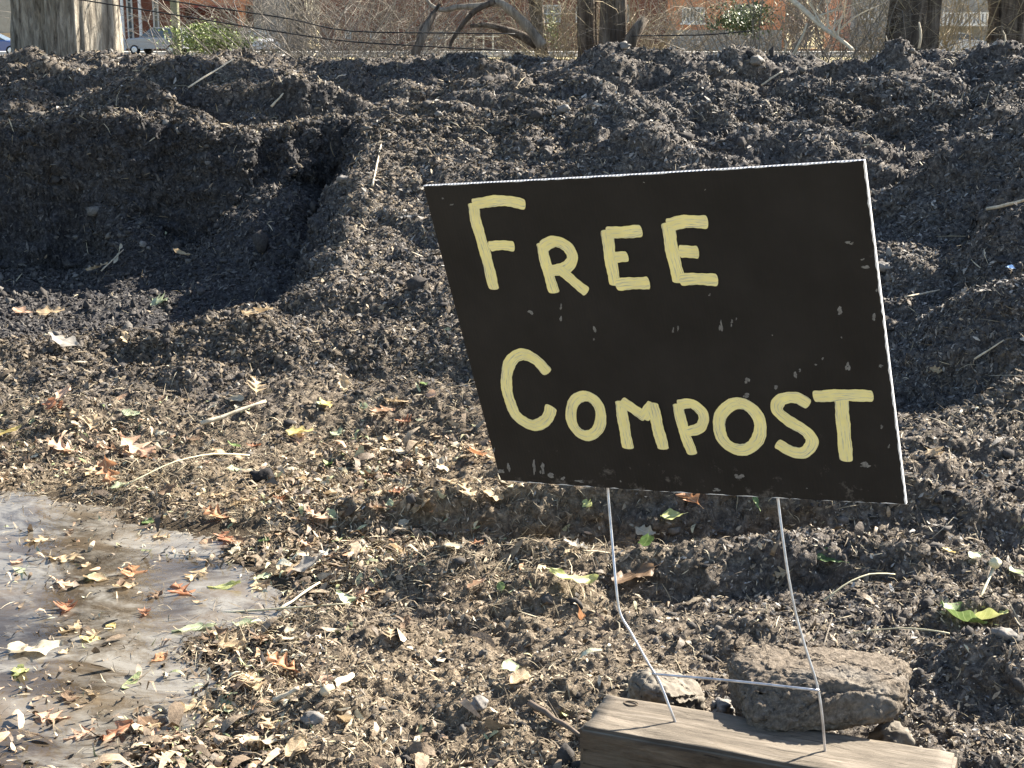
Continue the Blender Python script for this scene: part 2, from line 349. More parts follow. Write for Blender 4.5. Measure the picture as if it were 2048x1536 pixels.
# the puddle
pud, nt, b = new_mat("puddle_ice", .10, .32)
v = objvec(nt, (1, 1.7, 1)); n0 = noise(nt, 1.5, 2, .5, v)
vm = N(nt, "ShaderNodeVectorMath", operation='MULTIPLY_ADD'); nt.links.new(n0.outputs[1], vm.inputs[0]); vm.inputs[1].default_value = (.5, .5, .5); nt.links.new(v, vm.inputs[2])
n1 = noise(nt, 2.9, 8, .66, vm.outputs[0], .8); n2 = noise(nt, 12, 6, .75, vm.outputs[0], .5); n3 = noise(nt, 3.0, 5, .6, v); n5 = noise(nt, 120, 2, .5, objvec(nt, (1, 1.6, 1)))
brown = ramp(nt, n3.outputs[0], [(.33, (.020, .016, .012)), (.50, (.062, .048, .033)), (.68, (.14, .108, .072))])
sh = N(nt, "ShaderNodeAttribute", attribute_name="shore")
ad = N(nt, "ShaderNodeMath", operation='MULTIPLY_ADD'); nt.links.new(sh.outputs["Fac"], ad.inputs[0]); ad.inputs[1].default_value = .16; nt.links.new(n1.outputs[0], ad.inputs[2])
m1 = ramp(nt, ad.outputs[0], [(.49, (0, 0, 0)), (.56, (.55, .55, .55)), (.63, (.95, .95, .95)), (.74, (.55, .55, .55))])
mm = mix(nt, m1.outputs[0], ramp(nt, n2.outputs[0], [(.38, (.12, .12, .12)), (.58, (1, 1, 1))]).outputs[0], 1., 'MULTIPLY')
c = mix(nt, brown.outputs[0], (.215, .203, .178), mm)
c = mix(nt, c, (.03, .025, .02), ramp(nt, n5.outputs[0], [(.70, (0, 0, 0)), (.74, (.9, .9, .9))]).outputs[0]); nt.links.new(c, b.inputs["Base Color"])
rr = ramp(nt, mm, [(0, (.04, .04, .04)), (1, (.24, .24, .24))]); nt.links.new(rr.outputs[0], b.inputs["Roughness"])
n4 = noise(nt, 22, 4, .6, v); bumpn(nt, b, n4.outputs[0], .22, .006)
pp = np.array(PUD); cen = pp.mean(0)
big = [tuple(cen + (p - cen) * 1.0 + (p - cen) / np.linalg.norm(p - cen) * .14) for p in pp]
ng = 60; xs = np.linspace(-1.9, .0, ng); ysn = np.linspace(1.3, 3.9, ng); QX, QY = np.meshgrid(xs, ysn)
sdq = poly_sd(QX.ravel(), QY.ravel(), PUD); ii = np.arange(ng * ng).reshape(ng, ng)
pq = np.stack([ii[:-1, :-1], ii[:-1, 1:], ii[1:, 1:], ii[1:, :-1]], -1).reshape(-1, 4); pq = pq[(sdq[pq] < .2).any(1)]
PZ = -.008
me = np_mesh("puddle", np.stack([QX.ravel(), QY.ravel(), np.full(ng * ng, PZ)], 1), pq, pud, {"shore": np.clip(1 + sdq / .28, 0, 1)}, smooth=True)
tag(obj("puddle", me), kind="structure")

# land beyond the heap: lawn, street, far ground
lawn = simple("dry_lawn", (.30, .25, .13), (.46, .40, .24), 1.5, .9, .1)
L = MB(); cols = [-500, -60, -20, -8, 8, 20, 60, 500]; rows = [(-60, -.08), (0, -.08), (12, -.08), (20, -.25), (60, -.80), (96, -1.0), (130, -1.0), (700, -1.0)]
vs = [(x, y, z) for y, z in rows for x in cols]; nc = len(cols)
L.add(vs, [(r * nc + c, r * nc + c + 1, (r + 1) * nc + c + 1, (r + 1) * nc + c) for r in range(len(rows) - 1) for c in range(nc - 1)])
tag(L.build("lawn", lawn), kind="structure")
asph = simple("asphalt", (.045, .045, .047), (.075, .073, .072), 4, .9, .2)
S = MB(); S.add([(-300, 97, -.985), (300, 97, -.985), (300, 108, -.985), (-300, 108, -.985)], [(0, 1, 2, 3)]); tag(S.build("street", asph), kind="structure")
kerbm = simple("concrete_kerb", (.42, .41, .38), (.55, .53, .49), 3, .9, .2)
S = MB(); S.box((0, 96.9, -.93), (600, .3, .14)); S.box((0, 109.5, -.93), (600, 2.6, .14)); tag(S.build("pavement", kerbm), kind="structure")

# ------------------------------------------------------------------ scatter: loose stuff on the surface
A3 = V.reshape(ny, nx, 3); N3 = Nn.reshape(ny, nx, 3)
y0 = 24
def sample(n, wfun, seed):
    r = np.random.RandomState(seed); P = []; NN = []; Q = []
    tot = 0
    while tot < n:
        m = int(n * 1.5) + 1000
        i = r.rand(m) * (ny - 1 - y0) + y0; j = 60 + r.rand(m) * NX
        j = np.where(r.rand(m) < .12, r.rand(m) * (nx - 1), j)
        i0 = np.minimum(i.astype(int), ny - 2); j0 = np.minimum(j.astype(int), nx - 2); fi = (i - i0)[:, None]; fj = (j - j0)[:, None]
        p = A3[i0, j0] * (1 - fi) * (1 - fj) + A3[i0 + 1, j0] * fi * (1 - fj) + A3[i0, j0 + 1] * (1 - fi) * fj + A3[i0 + 1, j0 + 1] * fi * fj
        k = i0 * nx + j0
        w = wfun(p, k); keep = r.rand(m) < w
        P.append(p[keep]); NN.append(N3[i0, j0][keep]); Q.append(k[keep]); tot += keep.sum()
    return np.concatenate(P)[:n], np.concatenate(NN)[:n], np.concatenate(Q)[:n]
def frames(nrm, r, tilt):
    n = len(nrm); a = r.randn(n, 3); t = a - nrm * (a * nrm).sum(1, keepdims=True); t /= np.linalg.norm(t, axis=1, keepdims=True)
    n2 = nrm + r.randn(n, 3) * tilt; t2 = t + nrm * (r.randn(n, 1) * tilt)
    t2 /= np.linalg.norm(t2, axis=1, keepdims=True); s = np.cross(n2, t2); s /= np.linalg.norm(s, axis=1, keepdims=True)
    return t2, s, np.cross(t2, s)
def strips(name, P, Nm, length, width, tint, mat, seed, segs=2, tilt=.5, curl=.3, lift=.002, label=None):
    r = np.random.RandomState(seed); n = len(P); T, S, U = frames(Nm, r, tilt); k = segs + 1
    cu = r.randn(n) * curl; sw = r.randn(n) * curl * .5; tw = r.randn(n) * .6
    vs = np.zeros((n, k, 2, 3), np.float32)
    for a in range(k):
        u = a / segs - .5; wv = width * (1 - 1.1 * abs(u) ** 1.5 * (1 if segs > 1 else .5))
        wv = wv if segs == 1 else np.maximum(wv * (1 - .5 * (abs(u) > .49)), .0003)
        mid = P + T * (u * length)[:, None] + U * (cu * (.25 - u * u) * length * 1.5 + lift + width * .25)[:, None] + S * (sw * (u * u) * length)[:, None]
        dv = S + U * (tw * u)[:, None]
        vs[:, a, 0] = mid - dv * (wv / 2)[:, None]; vs[:, a, 1] = mid + dv * (wv / 2)[:, None]
    base = (np.arange(n) * k * 2)[:, None]
    q = np.concatenate([base + np.array([[2 * a, 2 * a + 1, 2 * a + 3, 2 * a + 2]]) for a in range(segs)], 0)
    me = np_mesh(name, vs.reshape(-1, 3), q, mat, {"tint": np.repeat(tint, k * 2)})
    return tag(obj(name, me), label, kind="stuff")
def sig(p):                                                # distance factor
    return np.clip(np.hypot(p[:, 1], p[:, 0]) / 4.0, .5, 2.3)

# woody compost chips over the heap (dark majority, some bleached)
r_ = np.random.RandomState(11)
P, NN, K = sample(520000, lambda p, k: np.clip(COMP[k], .30, 1) * (1 - wet[k]) * (1 - .45 * INPIT[k]), 1)
patch = fbm(P, 1.6, 3, off=50)
t_ = np.clip(.05 + r_.beta(1.4, 2.2, len(P)) + .20 * patch, 0, 1); t_ = np.where(r_.rand(len(P)) < .012, .86 + .06 * r_.rand(len(P)), t_ * .86)
t_ = t_ * (1 - .42 * PIT_SHADE[K]); t_ = np.clip(t_ + .16 * (1 - sstep(2.9, 3.6, P[:, 1])), 0, 1)  # chips also coloured darker where the pit's shade is painted
L_ = .0088 * sig(P) ** .75 * np.exp(r_.randn(len(P)) * .45); W_ = np.minimum(L_ * (.22 + .4 * r_.rand(len(P))), .012)
fgm = (P[:, 1] + .25 * fbm(P, 1.4, 2, off=33) < 3.75 + .9 * (1 - sstep(-.9, -.4, P[:, 0]))) & (r_.rand(len(P)) < np.where(P[:, 0] > .25, .6, .92))
fgm |= (P[:, 0] < .3) & (r_.rand(len(P)) < .58) & (PIT_SHADE[K] < .3)
hm_ = ~fgm
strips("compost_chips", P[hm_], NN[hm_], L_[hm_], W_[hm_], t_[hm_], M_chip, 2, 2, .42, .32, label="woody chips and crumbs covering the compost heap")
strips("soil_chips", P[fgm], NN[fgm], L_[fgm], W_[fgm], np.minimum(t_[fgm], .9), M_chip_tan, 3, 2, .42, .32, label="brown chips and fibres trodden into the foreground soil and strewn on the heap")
# clods
def clods(name, n, wf, size, seed, label):
    P, NN, K = sample(n, wf, seed); r = np.random.RandomState(seed + 1)
    ph = (1 + 5 ** .5) / 2
    ico = np.array([(-1, ph, 0), (1, ph, 0), (-1, -ph, 0), (1, -ph, 0), (0, -1, ph), (0, 1, ph), (0, -1, -ph), (0, 1, -ph), (ph, 0, -1), (ph, 0, 1), (-ph, 0, -1), (-ph, 0, 1)]) / 1.9
    fc = np.array([(0,11,5),(0,5,1),(0,1,7),(0,7,10),(0,10,11),(1,5,9),(5,11,4),(11,10,2),(10,7,6),(7,1,8),(3,9,4),(3,4,2),(3,2,6),(3,6,8),(3,8,9),(4,9,5),(2,4,11),(6,2,10),(8,6,7),(9,8,1)])
    s = size * np.exp(r.randn(n) * .5) * sig(P) ** .6
    vs = ico[None] * (1 + .38 * r.randn(n, 12, 1)) * s[:, None, None] * (.45 + 1.0 * r.rand(n, 1, 3)) + (P + NN * (s * .25)[:, None])[:, None]
    me = np_mesh(name, vs.reshape(-1, 3), (fc[None] + (np.arange(n) * 12)[:, None, None]).reshape(-1, 3), M_clod, {"tint": np.repeat(np.clip(r.beta(2, 2.5, n) , 0, 1), 12)})
    tag(obj(name, me), label, kind="stuff")
clods("soil_crumbs", 60000, lambda p, k: np.clip(.14 + COMP[k], 0, 1) * (1 - wet[k]), .0034, 21, "small dark crumbs of soil and compost")
# straw, stems and shredded leaf litter on the foreground
lw = lambda p, k: np.clip(LIT[k] * 1.0 + .05, 0, 1) * (1 - wet[k] * (.96 - .20 * sstep(-.13, -.03, SPD[k]))) * (1 - .6 * sstep(-.3, .3, p[:, 0]) * (1 - sstep(2.4, 2.6, p[:, 1])))
P, NN, K = sample(46000, lambda p, k: lw(p, k) * np.clip(.55 + 1.2 * fbm(p, 1.9, 2, off=71), .1, 1), 31)
P[:, 2] = np.where(wet[K] > .5, np.maximum(P[:, 2], PZ), P[:, 2])
L_ = .020 * np.exp(r_.randn(len(P)) * .6); W_ = .0010 + .0018 * r_.rand(len(P)) ** 2
strips("straw_pieces", P, NN, L_, W_, r_.rand(len(P)), M_straw, 32, 3, .3, .4, .004, "thin straw and stem pieces in the foreground litter")
lw2 = lambda p, k: lw(p, k) * np.clip(.12 + 1.1 * (1 - sstep(.0, .55, SPD[k])) + .7 * (1 - sstep(0, .30, np.abs(p[:, 1] - 3.55))) * (1 - sstep(-.3, .1, p[:, 0])), 0, 1) * np.clip(.6 + 1.6 * fbm(p, 2.2, 2, off=77), .05, 1)
P, NN, K = sample(26000, lw2, 33)
P[:, 2] = np.where(wet[K] > .5, np.maximum(P[:, 2], PZ + .001), P[:, 2])
L_ = .0145 * np.exp(r_.randn(len(P)) * .5); W_ = L_ * (.12 + .30 * r_.rand(len(P)))
strips("leaf_fragments", P, NN, L_, W_, r_.rand(len(P)) ** 1.2, M_litter, 34, 3, .40, .7, .003, "shredded leaf fragments in the foreground litter")
# sparse straw on the heap
P, NN, K = sample(5200, lambda p, k: COMP[k] * (1 - .6 * INPIT[k]), 35)
L_ = .032 * sig(P) ** .7 * np.exp(r_.randn(len(P)) * .5); W_ = (.0014 + .002 * r_.rand(len(P)) ** 2) * sig(P)
strips("straw_on_heap", P, NN, L_, W_, .2 + .8 * r_.rand(len(P)), M_straw, 36, 3, .35, .5, .006, "pale straw bits scattered over the compost heap")

# height lookup for placing single things
def drop(x, y):
    j = np.argmin((GX.reshape(ny, nx)[:, 0] * 0 + ys - y) ** 2)
    row = A3[j]; i = np.argmin((row[:, 0] - x) ** 2); jj = j
    for dj in range(-6, 7):
        q = min(max(j + dj, 0), ny - 1); ii = np.argmin((A3[q][:, 0] - x) ** 2)
        if (A3[q][ii, 0] - x) ** 2 + (A3[q][ii, 1] - y) ** 2 < (A3[jj][i, 0] - x) ** 2 + (A3[jj][i, 1] - y) ** 2: jj, i = q, ii
    return A3[jj, i].copy(), N3[jj, i].copy(), jj * nx + i
def hit(px, py):
    """first point of the terrain seen along the line of sight of a place in the photo"""
    r = ray(px, py); prev = None
    X = np.arange(1.4, 12, .01)
    x = r[0] / r[1] * X; zr = CAMH + r[2] / r[1] * X
    best = None
    for k in range(len(X)):
        jr = np.searchsorted(ys, X[k]); jr = min(max(jr, 0), ny - 1)
        g = .36 * max(ys[jr], 1.3) + .45; s = x[k] / g
        i = int(np.clip(60 + (s + 1) / 2 * (NX - 1), 0, nx - 1))
        if A3[jr, i, 2] >= zr[k]: return A3[jr, i].copy(), N3[jr, i].copy(), jr * nx + i
    return at_y(px, py, 9.), np.array([0, 0, 1.]), 0

# ------------------------------------------------------------------ leaves, each one an object
def leaf_mesh(name, kind, mat, seed, length=1., curl=.25, cup=.2):
    r = random.Random(seed); n = 26; m = 4; vs = []; uv = []
    def wid(u):
        if kind == 'oak':
            env = math.sin(math.pi * min(1, u * .93 + .07) ** .8) ** .8 * .36
            lob = .5 + .5 * math.cos(2 * math.pi * (u * 3.6 + .12)); return max(.012, env * (.22 + .95 * lob ** 1.3)) if .08 < u < .99 else .012
        if kind == 'oval': return max(.006, .30 * math.sin(math.pi * u) ** .75)
        if kind == 'round': return max(.006, .42 * math.sin(math.pi * u) ** .6)
        if kind == 'lance': return max(.006, .13 * math.sin(math.pi * u) ** .8)
        if kind == 'scrap': return max(.02, .26 * math.sin(math.pi * u) ** .5 * (1 + .3 * math.sin(u * 17 + seed)))
    ph1, ph2, ph3 = (r.uniform(0, 6.28) for _ in range(3)); bend = r.uniform(-.12, .12)
    for i in range(n + 1):
        u = i / n; 
        for s in range(-m, m + 1):
            q = s / m; w = wid(u) * (1 + (.10 * math.sin(ph1 + u * 9 + (2 if q > 0 else 0)) if kind in ('oak', 'scrap') else 0))
            if kind == 'oak' and q > 0: w = wid(min(1, u + .03)) * .95 if .05 < u < .96 else w
            x = q * w; y = u - .5
            if kind == 'oak': y += abs(q) * w * .42                  # lobes point forward
            z = cup * (x * x) * 3.2 + curl * (u - .5) ** 2 * 1.3 + .05 * math.sin(ph2 + u * 7 + q * 2) * (abs(q) + .2) + .025 * math.sin(ph3 + u * 19 + q * 5) * abs(q)
            vs.append(((x + bend * math.sin(math.pi * u)) * length, y * length, z * length)); uv.append((.5 + .5 * q, u))
    k = 2 * m + 1
    fs = [(i * k + j, i * k + j + 1, (i + 1) * k + j + 1, (i + 1) * k + j) for i in range(n) for j in range(k - 1)]
    # petiole
    b0 = len(vs); st = .0065
    for (yy_, w, z) in ((-.5, st, curl * .33), (-.62, st * .9, curl * .33 + .02), (-.72, st * 1.3, curl * .33 + .05)):
        for sx_ in (-1, 1): vs.append((sx_ * w * length, yy_ * length, z * length)); uv.append((.5, 0))
    fs += [(b0, b0 + 1, b0 + 3, b0 + 2), (b0 + 2, b0 + 3, b0 + 5, b0 + 4)]
    return py_mesh(name, vs, fs, mat, True, uv=uv)
def orient(o, p, nrm, yaw, tilt=0., tax=0., lift=.004):
    n = Vector(nrm); n = (n + Vector((0, 0, 1.2))).normalized()
    q = Vector((0, 0, 1)).rotation_difference(n)
    R = q.to_matrix() @ Matrix.Rotation(yaw, 3, 'Z') @ Matrix.Rotation(tilt, 3, Vector((math.cos(tax), math.sin(tax), 0)))
    o.rotation_euler = R.to_euler(); o.location = Vector(p) + n * lift
LEAFN = dict(oak="oak_leaf", oval="oval_leaf", round="round_leaf", lance="narrow_leaf", scrap="crumpled_leaf")
def leaf(px, py, kind, col, size, yaw, label, tilt=.25, lift=.006, curl=.2, cup=.25, group=None):
    p, nn, k = hit(px, py)
    if wet[k] > .5: tilt *= .35; curl *= .4; cup *= .4; lift = .002
    tilt *= .75
    if wet[k] > .5: p[2] = max(p[2], PZ)
    me = leaf_mesh(LEAFN[kind], kind, LM[col], int(px * 7 + py), size * .88, curl, cup)
    o = obj(LEAFN[kind], me); orient(o, p, nn, math.radians(yaw), tilt, px * .1, lift + size * (.01 if wet[k] > .5 else .04)); return tag(o, label, "leaf", group)
leaf(565, 1350, 'oak', 'orange', .072, 70, "bright orange lobed oak leaf between the puddle and bare soil", .35, .012)
leaf(522, 1298, 'oak', 'brown', .07, 10, "dull brown oak leaf just above the bright orange one by the puddle", .45, .012)
leaf(222, 968, 'oak', 'orange', .085, 200, "orange-brown leaf standing curled at the back edge of the puddle", .9, .03)
leaf(270, 912, 'oak', 'pink', .125, 250, "largest pinkish tan oak leaf, lying above the back edge of the puddle", .3, .02)
leaf(120, 905, 'oak', 'pink', .09, 100, "pinkish oak leaf left of the largest pinkish leaf behind the puddle", .3)
leaf(436, 1040, 'oak', 'orange', .075, 80, "orange oak leaf on the upper right edge of the puddle", .3)
leaf(455, 1083, 'oak', 'rust', .075, 30, "rusty curled oak leaf below an orange one at the puddle's right edge", .5, .01)
leaf(262, 1170, 'oak', 'orange', .085, 20, "upright orange leaf in the middle of the puddle", .7, .02)
leaf(135, 1190, 'oak', 'pink', .055, 70, "small pinkish leaf lying left of the upright orange leaf in the puddle", .2)
leaf(130, 1140, 'oak', 'tan', .08, 260, "tan oak leaf floating above centre of the puddle with leaf bits around", .15)
leaf(75, 1100, 'oak', 'tan', .06, 120, "thin tan leaf on the brown part of the puddle near the left frame edge", .15)
leaf(370, 1205, 'oak', 'rust', .075, 40, "rusty brown leaf among litter on the puddle's right side", .4)
leaf(398, 1172, 'oak', 'tan', .07, 160, "tan lobed leaf just above the rusty one on the puddle's right side", .3)
leaf(75, 1320, 'scrap', 'pale', .105, 290, "long whitish crumpled leaf lying on the puddle at left", .2, .006, .1, .6)
leaf(182, 1302, 'oval', 'yellow', .042, 95, "small pale yellow leaf lying on the puddle right of the whitish one", .2)
leaf(225, 1278, 'oval', 'yellow', .034, 40, "tiny folded yellow leaf on the puddle with a thin stem beside it", .4)
leaf(322, 1332, 'oval', 'orange', .042, -35, "small orange oval leaf lying on the pale ice of the puddle", .3)
leaf(38, 1372, 'scrap', 'lime', .055, 20, "yellow-green crumpled leaf at the bottom left of the puddle", .5, .008)
leaf(190, 1178, 'oval', 'sage', .048, -60, "pale green folded leaf beside the upright orange leaf in the puddle", .4)
leaf(300, 1048, 'round', 'green', .036, 40, "small round green leaf on the grey upper edge of the puddle", .2)
leaf(40, 1163, 'oval', 'sage', .040, 50, "pale green leaf at the left edge of the puddle below a pinkish scrap", .3)
leaf(35, 1145, 'round', 'pink', .034, 10, "pinkish brown round scrap at the puddle's left frame edge", .4)
leaf(530, 1090, 'round', 'dgreen', .030, 60, "small dark green leaf right of the puddle's orange leaves", .3)
leaf(528, 1158, 'oval', 'sage', .045, -50, "pale sage leaf at the puddle's right shore", .4)
leaf(450, 1190, 'lance', 'lime', .085, 80, "long yellow-green blade lying across the puddle's right side", .2)
leaf(390, 1270, 'lance', 'sage', .09, 105, "long faded green blade in the lower middle of the puddle", .1)
leaf(466, 906, 'round', 'green', .048, 20, "heart shaped bright green leaf in the litter above the puddle", .3, .012)
leaf(730, 956, 'round', 'sage', .036, 0, "round pale green leaf in the litter left of the sign's lower corner", .2)
leaf(662, 935, 'oval', 'dgreen', .040, 10, "dark green folded leaf in the litter between two pale green ones", .6)
leaf(692, 1214, 'oval', 'sage', .058, 60, "veined sage green leaf at the right tip of the puddle litter", .4, .01)
leaf(1022, 1356, 'oval', 'sage', .045, -45, "pale green curled leaf on bare soil left of the grey stone", .6, .014)
leaf(1290, 1112, 'oval', 'dgreen', .060, 10, "dark green leaf standing in the shaded rut between the sign's wires", 1.0, .02)
leaf(1655, 1138, 'oval', 'dgreen', .065, 70, "dark green leaf in the shaded rut right of the sign's wires", .3)
leaf(1520, 1040, 'lance', 'green', .055, 0, "narrow green leaf in soil just left of the right wire", 1.0, .015)
leaf(1170, 1258, 'lance', 'orange', .055, -10, "narrow reddish orange leaf curled on the soil left of the bent wire", .7, .015, .9)
leaf(1385, 1012, 'oak', 'orange', .070, 30, "orange and yellow leaf directly under the sign's bottom edge", .6, .016)
leaf(1345, 1040, 'oval', 'lime', .055, 100, "yellow-green leaf under the orange one below the sign", .3)
leaf(1180, 1025, 'scrap', 'lime', .040, 20, "pale yellow-green scrap below the sign's bottom edge at the left wire", .5)
leaf(850, 780, 'round', 'green', .034, 0, "bright green round leaf left of the sign on the heap's foot", .5, .012)
leaf(870, 800, 'round', 'pink', .034, 60, "small purplish pink leaf beside the bright green one", .5, .012)
leaf(1898, 1112, 'oval', 'yellow', .034, 80, "small yellow leaf in the soil right of the dark rut", .3)
leaf(1945, 1122, 'oval', 'sage', .042, 120, "pale green leaf right of the small yellow one", .3)
leaf(2035, 1160, 'oval', 'sage', .045, 10, "pale green leaf at the right frame edge", .6)
leaf(600, 877, 'scrap', 'yellow', .085, 80, "pale yellow crumpled leaf at the heap's foot left of the sign", .4, .014)
leaf(650, 820, 'scrap', 'yellow', .060, 30, "pale yellow leaf above the larger crumpled one at the heap's foot", .5, .01)
leaf(20, 872, 'lance', 'yellow', .10, 80, "yellow strip leaf at the left frame edge behind the puddle", .2)
leaf(770, 835, 'oak', 'pink', .08, 70, "pinkish oak leaf in the litter under the lit slope", .4, .012)
leaf(515, 790, 'oak', 'tan', .085, 10, "tan upright oak leaf on the mound above the pale stick", .8, .02)
leaf(520, 640, 'oak', 'tan', .115, 75, "tan oak leaf lying in the shaded pit at its right end", .35, .02)
leaf(325, 615, 'oak', 'sage', .10, 230, "pale greenish oak leaf in the shaded pit left of the tan one", .4, .02)
leaf(245, 525, 'lance', 'pale', .10, -25, "thin pale curled leaf leaning on the shaded pit's back wall", .9, .03)
leaf(205, 553, 'oak', 'tan', .10, 95, "tan leaf lying at the foot of the shaded pit wall", .3, .02)
leaf(370, 520, 'lance', 'tan', .09, 60, "narrow tan leaf at the back of the shaded pit floor", .4, .02)
leaf(105, 632, 'scrap', 'tan', .11, 100, "flat tan leaf at the shadow's edge on the low mound", .2, .012)
leaf(128, 697, 'scrap', 'grey', .11, 80, "grey leaf scrap lying on the low mound at left", .2, .014)
leaf(45, 632, 'scrap', 'pink', .09, 70, "light pinkish leaf at the left frame edge on the low mound", .2, .012)
leaf(255, 690, 'scrap', 'tan', .05, 20, "small tan leaf bit on the sunny top of the low mound", .5, .012)
leaf(110, 820, 'scrap', 'rust', .075, 30, "dark rust leaf with a pale patch on the mound's front slope", .6, .014)
leaf(135, 800, 'oval', 'pink', .06, -40, "pale pink curled leaf on the mound's front slope", .5, .014)
leaf(690, 780, 'scrap', 'tan', .06, 10, "small upright tan leaf on the heap's foot left of the bright green leaf", .8, .014)
leaf(960, 920, 'oak', 'orange', .07, 20, "orange leaf beside the sign's lower left corner", .6, .014)
leaf(630, 1145, 'scrap', 'grey', .095, 280, "large grey-brown curled leaf right of the puddle", .4, .016)
leaf(905, 1100, 'oval', 'pale', .042, 80, "whitish folded leaf in the rut left of the sign's wires", .3)
leaf(965, 1190, 'scrap', 'pink', .055, 60, "pinkish curled leaf beside a green tuft on the soil", .5, .012)
leaf(1005, 1196, 'round', 'green', .022, 0, "tiny bright green leaf on the soil left of the tan clod", .5, .012)
leaf(1290, 1075, 'scrap', 'pale', .055, 60, "whitish husk leaf in the shaded rut between the wires", .5, .014)
leaf(1150, 1108, 'oak', 'grey', .060, 60, "greyish skeletal leaf in the shaded rut by the left wire", .4, .012)
leaf(640, 1050, 'oak', 'pink', .07, 60, "pinkish tan oak leaf in litter right of the puddle's upper edge", .4, .012)
leaf(415, 1425, 'oak', 'tan', .10, 80, "broad tan oak leaf below the puddle's lower right edge", .3, .012)
leaf(225, 1480, 'oak', 'rust', .08, 110, "rust coloured oak leaf at the bottom of the puddle", .35, .012)
leaf(310, 1462, 'scrap', 'brown', .075, 60, "dark brown crumpled leaf next to the rust one below the puddle", .6, .014)
leaf(455, 1420, 'scrap', 'sage', .045, 20, "olive crumpled leaf in the litter below the puddle", .6, .012)
leaf(510, 1385, 'oak', 'tan', .055, 30, "small holed tan leaf right of the puddle's lower edge", .3)
leaf(520, 1503, 'scrap', 'pale', .06, 80, "pale split husk at the bottom of the picture left of centre", .3, .014)
leaf(1270, 1180, 'scrap', 'brown', .10, 110, "blackish crumpled leaf under the green blade by the left wire", .4, .012)
leaf(1135, 1172, 'lance', 'lime', .11, -75, "long yellow-green leaf left of the left wire", .2, .02)
# plucked plant top at right: two broad leaves, a stalk and a bud
p, nn, _ = hit(1945, 1262)
t = tag(empty("plucked_plant", p), "plucked plant with broad green leaves, pale stalk and round bud at right", "plant")
for q, (dx, yaw, col, sz, tl) in enumerate(((-.018, 75, 'green', .085, .35), (.028, 250, 'lime', .075, .2))):
    o = obj("leaf", leaf_mesh("leaf", 'oval', LM[col], 900 + q, sz, .5, .8), t); o.location = (dx, 0, .018); o.rotation_euler = (tl, .2 * (-1) ** q, math.radians(yaw))
stalkm = simple("stalk", (.42, .38, .24), (.58, .54, .38), 60, .6)
tip = Vector(at_y(1990, 1130, p[1] + .10)) - Vector(p)
B = MB(); B.tube([(0, 0, .012), (tip.x * .45, tip.y * .5, tip.z * .5), tip], [.0030, .0026, .0022], 7); B.build("stalk", stalkm, t, True)
def blob(name, mat, parent, c, r, seed=0, amp=.25, f=2., sub=3, sc=(1, 1, 1), rz=0.):
    import bmesh
    bm = bmesh.new(); bmesh.ops.create_icosphere(bm, subdivisions=sub, radius=1.)
    P = np.array([v.co[:] for v in bm.verts]); d = 1 + amp * fbm(P + seed * 3.7, f, 4, .55)
    P = P * d[:, None] * r * np.array(sc)
    for v, q in zip(bm.verts, P): v.co = q
    me = bpy.data.meshes.new(name); bm.to_mesh(me); bm.free(); me.materials.append(mat)
    for q in me.polygons: q.use_smooth = True
    o = obj(name, me, parent); o.location = c; o.rotation_euler = (0, 0, rz); return o
budm = simple("bud", (.55, .50, .30), (.72, .66, .46), 90, .6)
blob("bud", budm, t, tip + Vector((0, 0, .004)), .0105, 5)

# the other countable leaves around the puddle and at the heap's foot
protos = {}
kinds = [('oak', 'tan', "tan"), ('oak', 'pink', "pinkish tan"), ('oak', 'rust', "rusty brown"), ('scrap', 'tan', "tan crumpled"), ('scrap', 'pale', "pale crumpled"),
         ('oval', 'pale', "pale"), ('lance', 'tan', "narrow tan"), ('scrap', 'brown', "brown crumpled"), ('oval', 'sage', "faded green"), ('oak', 'brown', "dark brown"), ('oval', 'tan', "tan oval")]
kw = np.array([3, 2.2, 1.2, 3, 2, 2, 3, 1.2, 1.2, 1, 2.2]); kw /= kw.sum()
for ki, (kd, cl, nm) in enumerate(kinds):
    protos[ki] = [leaf_mesh(LEAFN[kd], kd, LM[cl], 500 + 10 * ki + j, 1., random.uniform(.05, .4), random.uniform(.05, .5)) for j in range(4)]
P, NN, K = sample(215, lambda p, k: LIT[k] * (1 - .55 * wet[k]) * (p[:, 1] > 1.9) * (p[:, 1] < 3.9) * (np.abs(p[:, 0]) < .34 * p[:, 1]) * (1 - .9 * sstep(-.35, -.1, p[:, 0]) * (1 - sstep(2.5, 3., p[:, 1]))) * (1 - .5 * sstep(.1, .4, p[:, 0])), 61)
for n_, (p, nn, k) in enumerate(zip(P, NN, K)):
    ki = int(np.searchsorted(np.cumsum(kw), random.random())); ki = min(ki, len(kinds) - 1); kd, cl, nm = kinds[ki]
    o = obj(LEAFN[kd], random.choice(protos[ki])); onp = wet[k] > .5
    s = random.uniform(.03, .064) * (1.0 if kd == 'oak' else .8); o.scale = (s, s, s)
    if onp: p = p.copy(); p[2] = max(p[2], PZ)
    orient(o, p, nn, random.uniform(0, 6.28), random.uniform(0, .08 if onp else .45), random.uniform(0, 6.28), .003 if onp else .009)
    o.scale = (s, s, s)
    where = "frozen onto the puddle" if onp else ("lying in the litter round the puddle" if p[0] < -.15 else "lying in the litter below the sign's left side")
    tag(o, f"small {nm} {'oak leaf' if kd == 'oak' else 'leaf'} {where}", "leaf", f"{nm} {'oak leaves' if kd == 'oak' else 'leaves'} {where}")

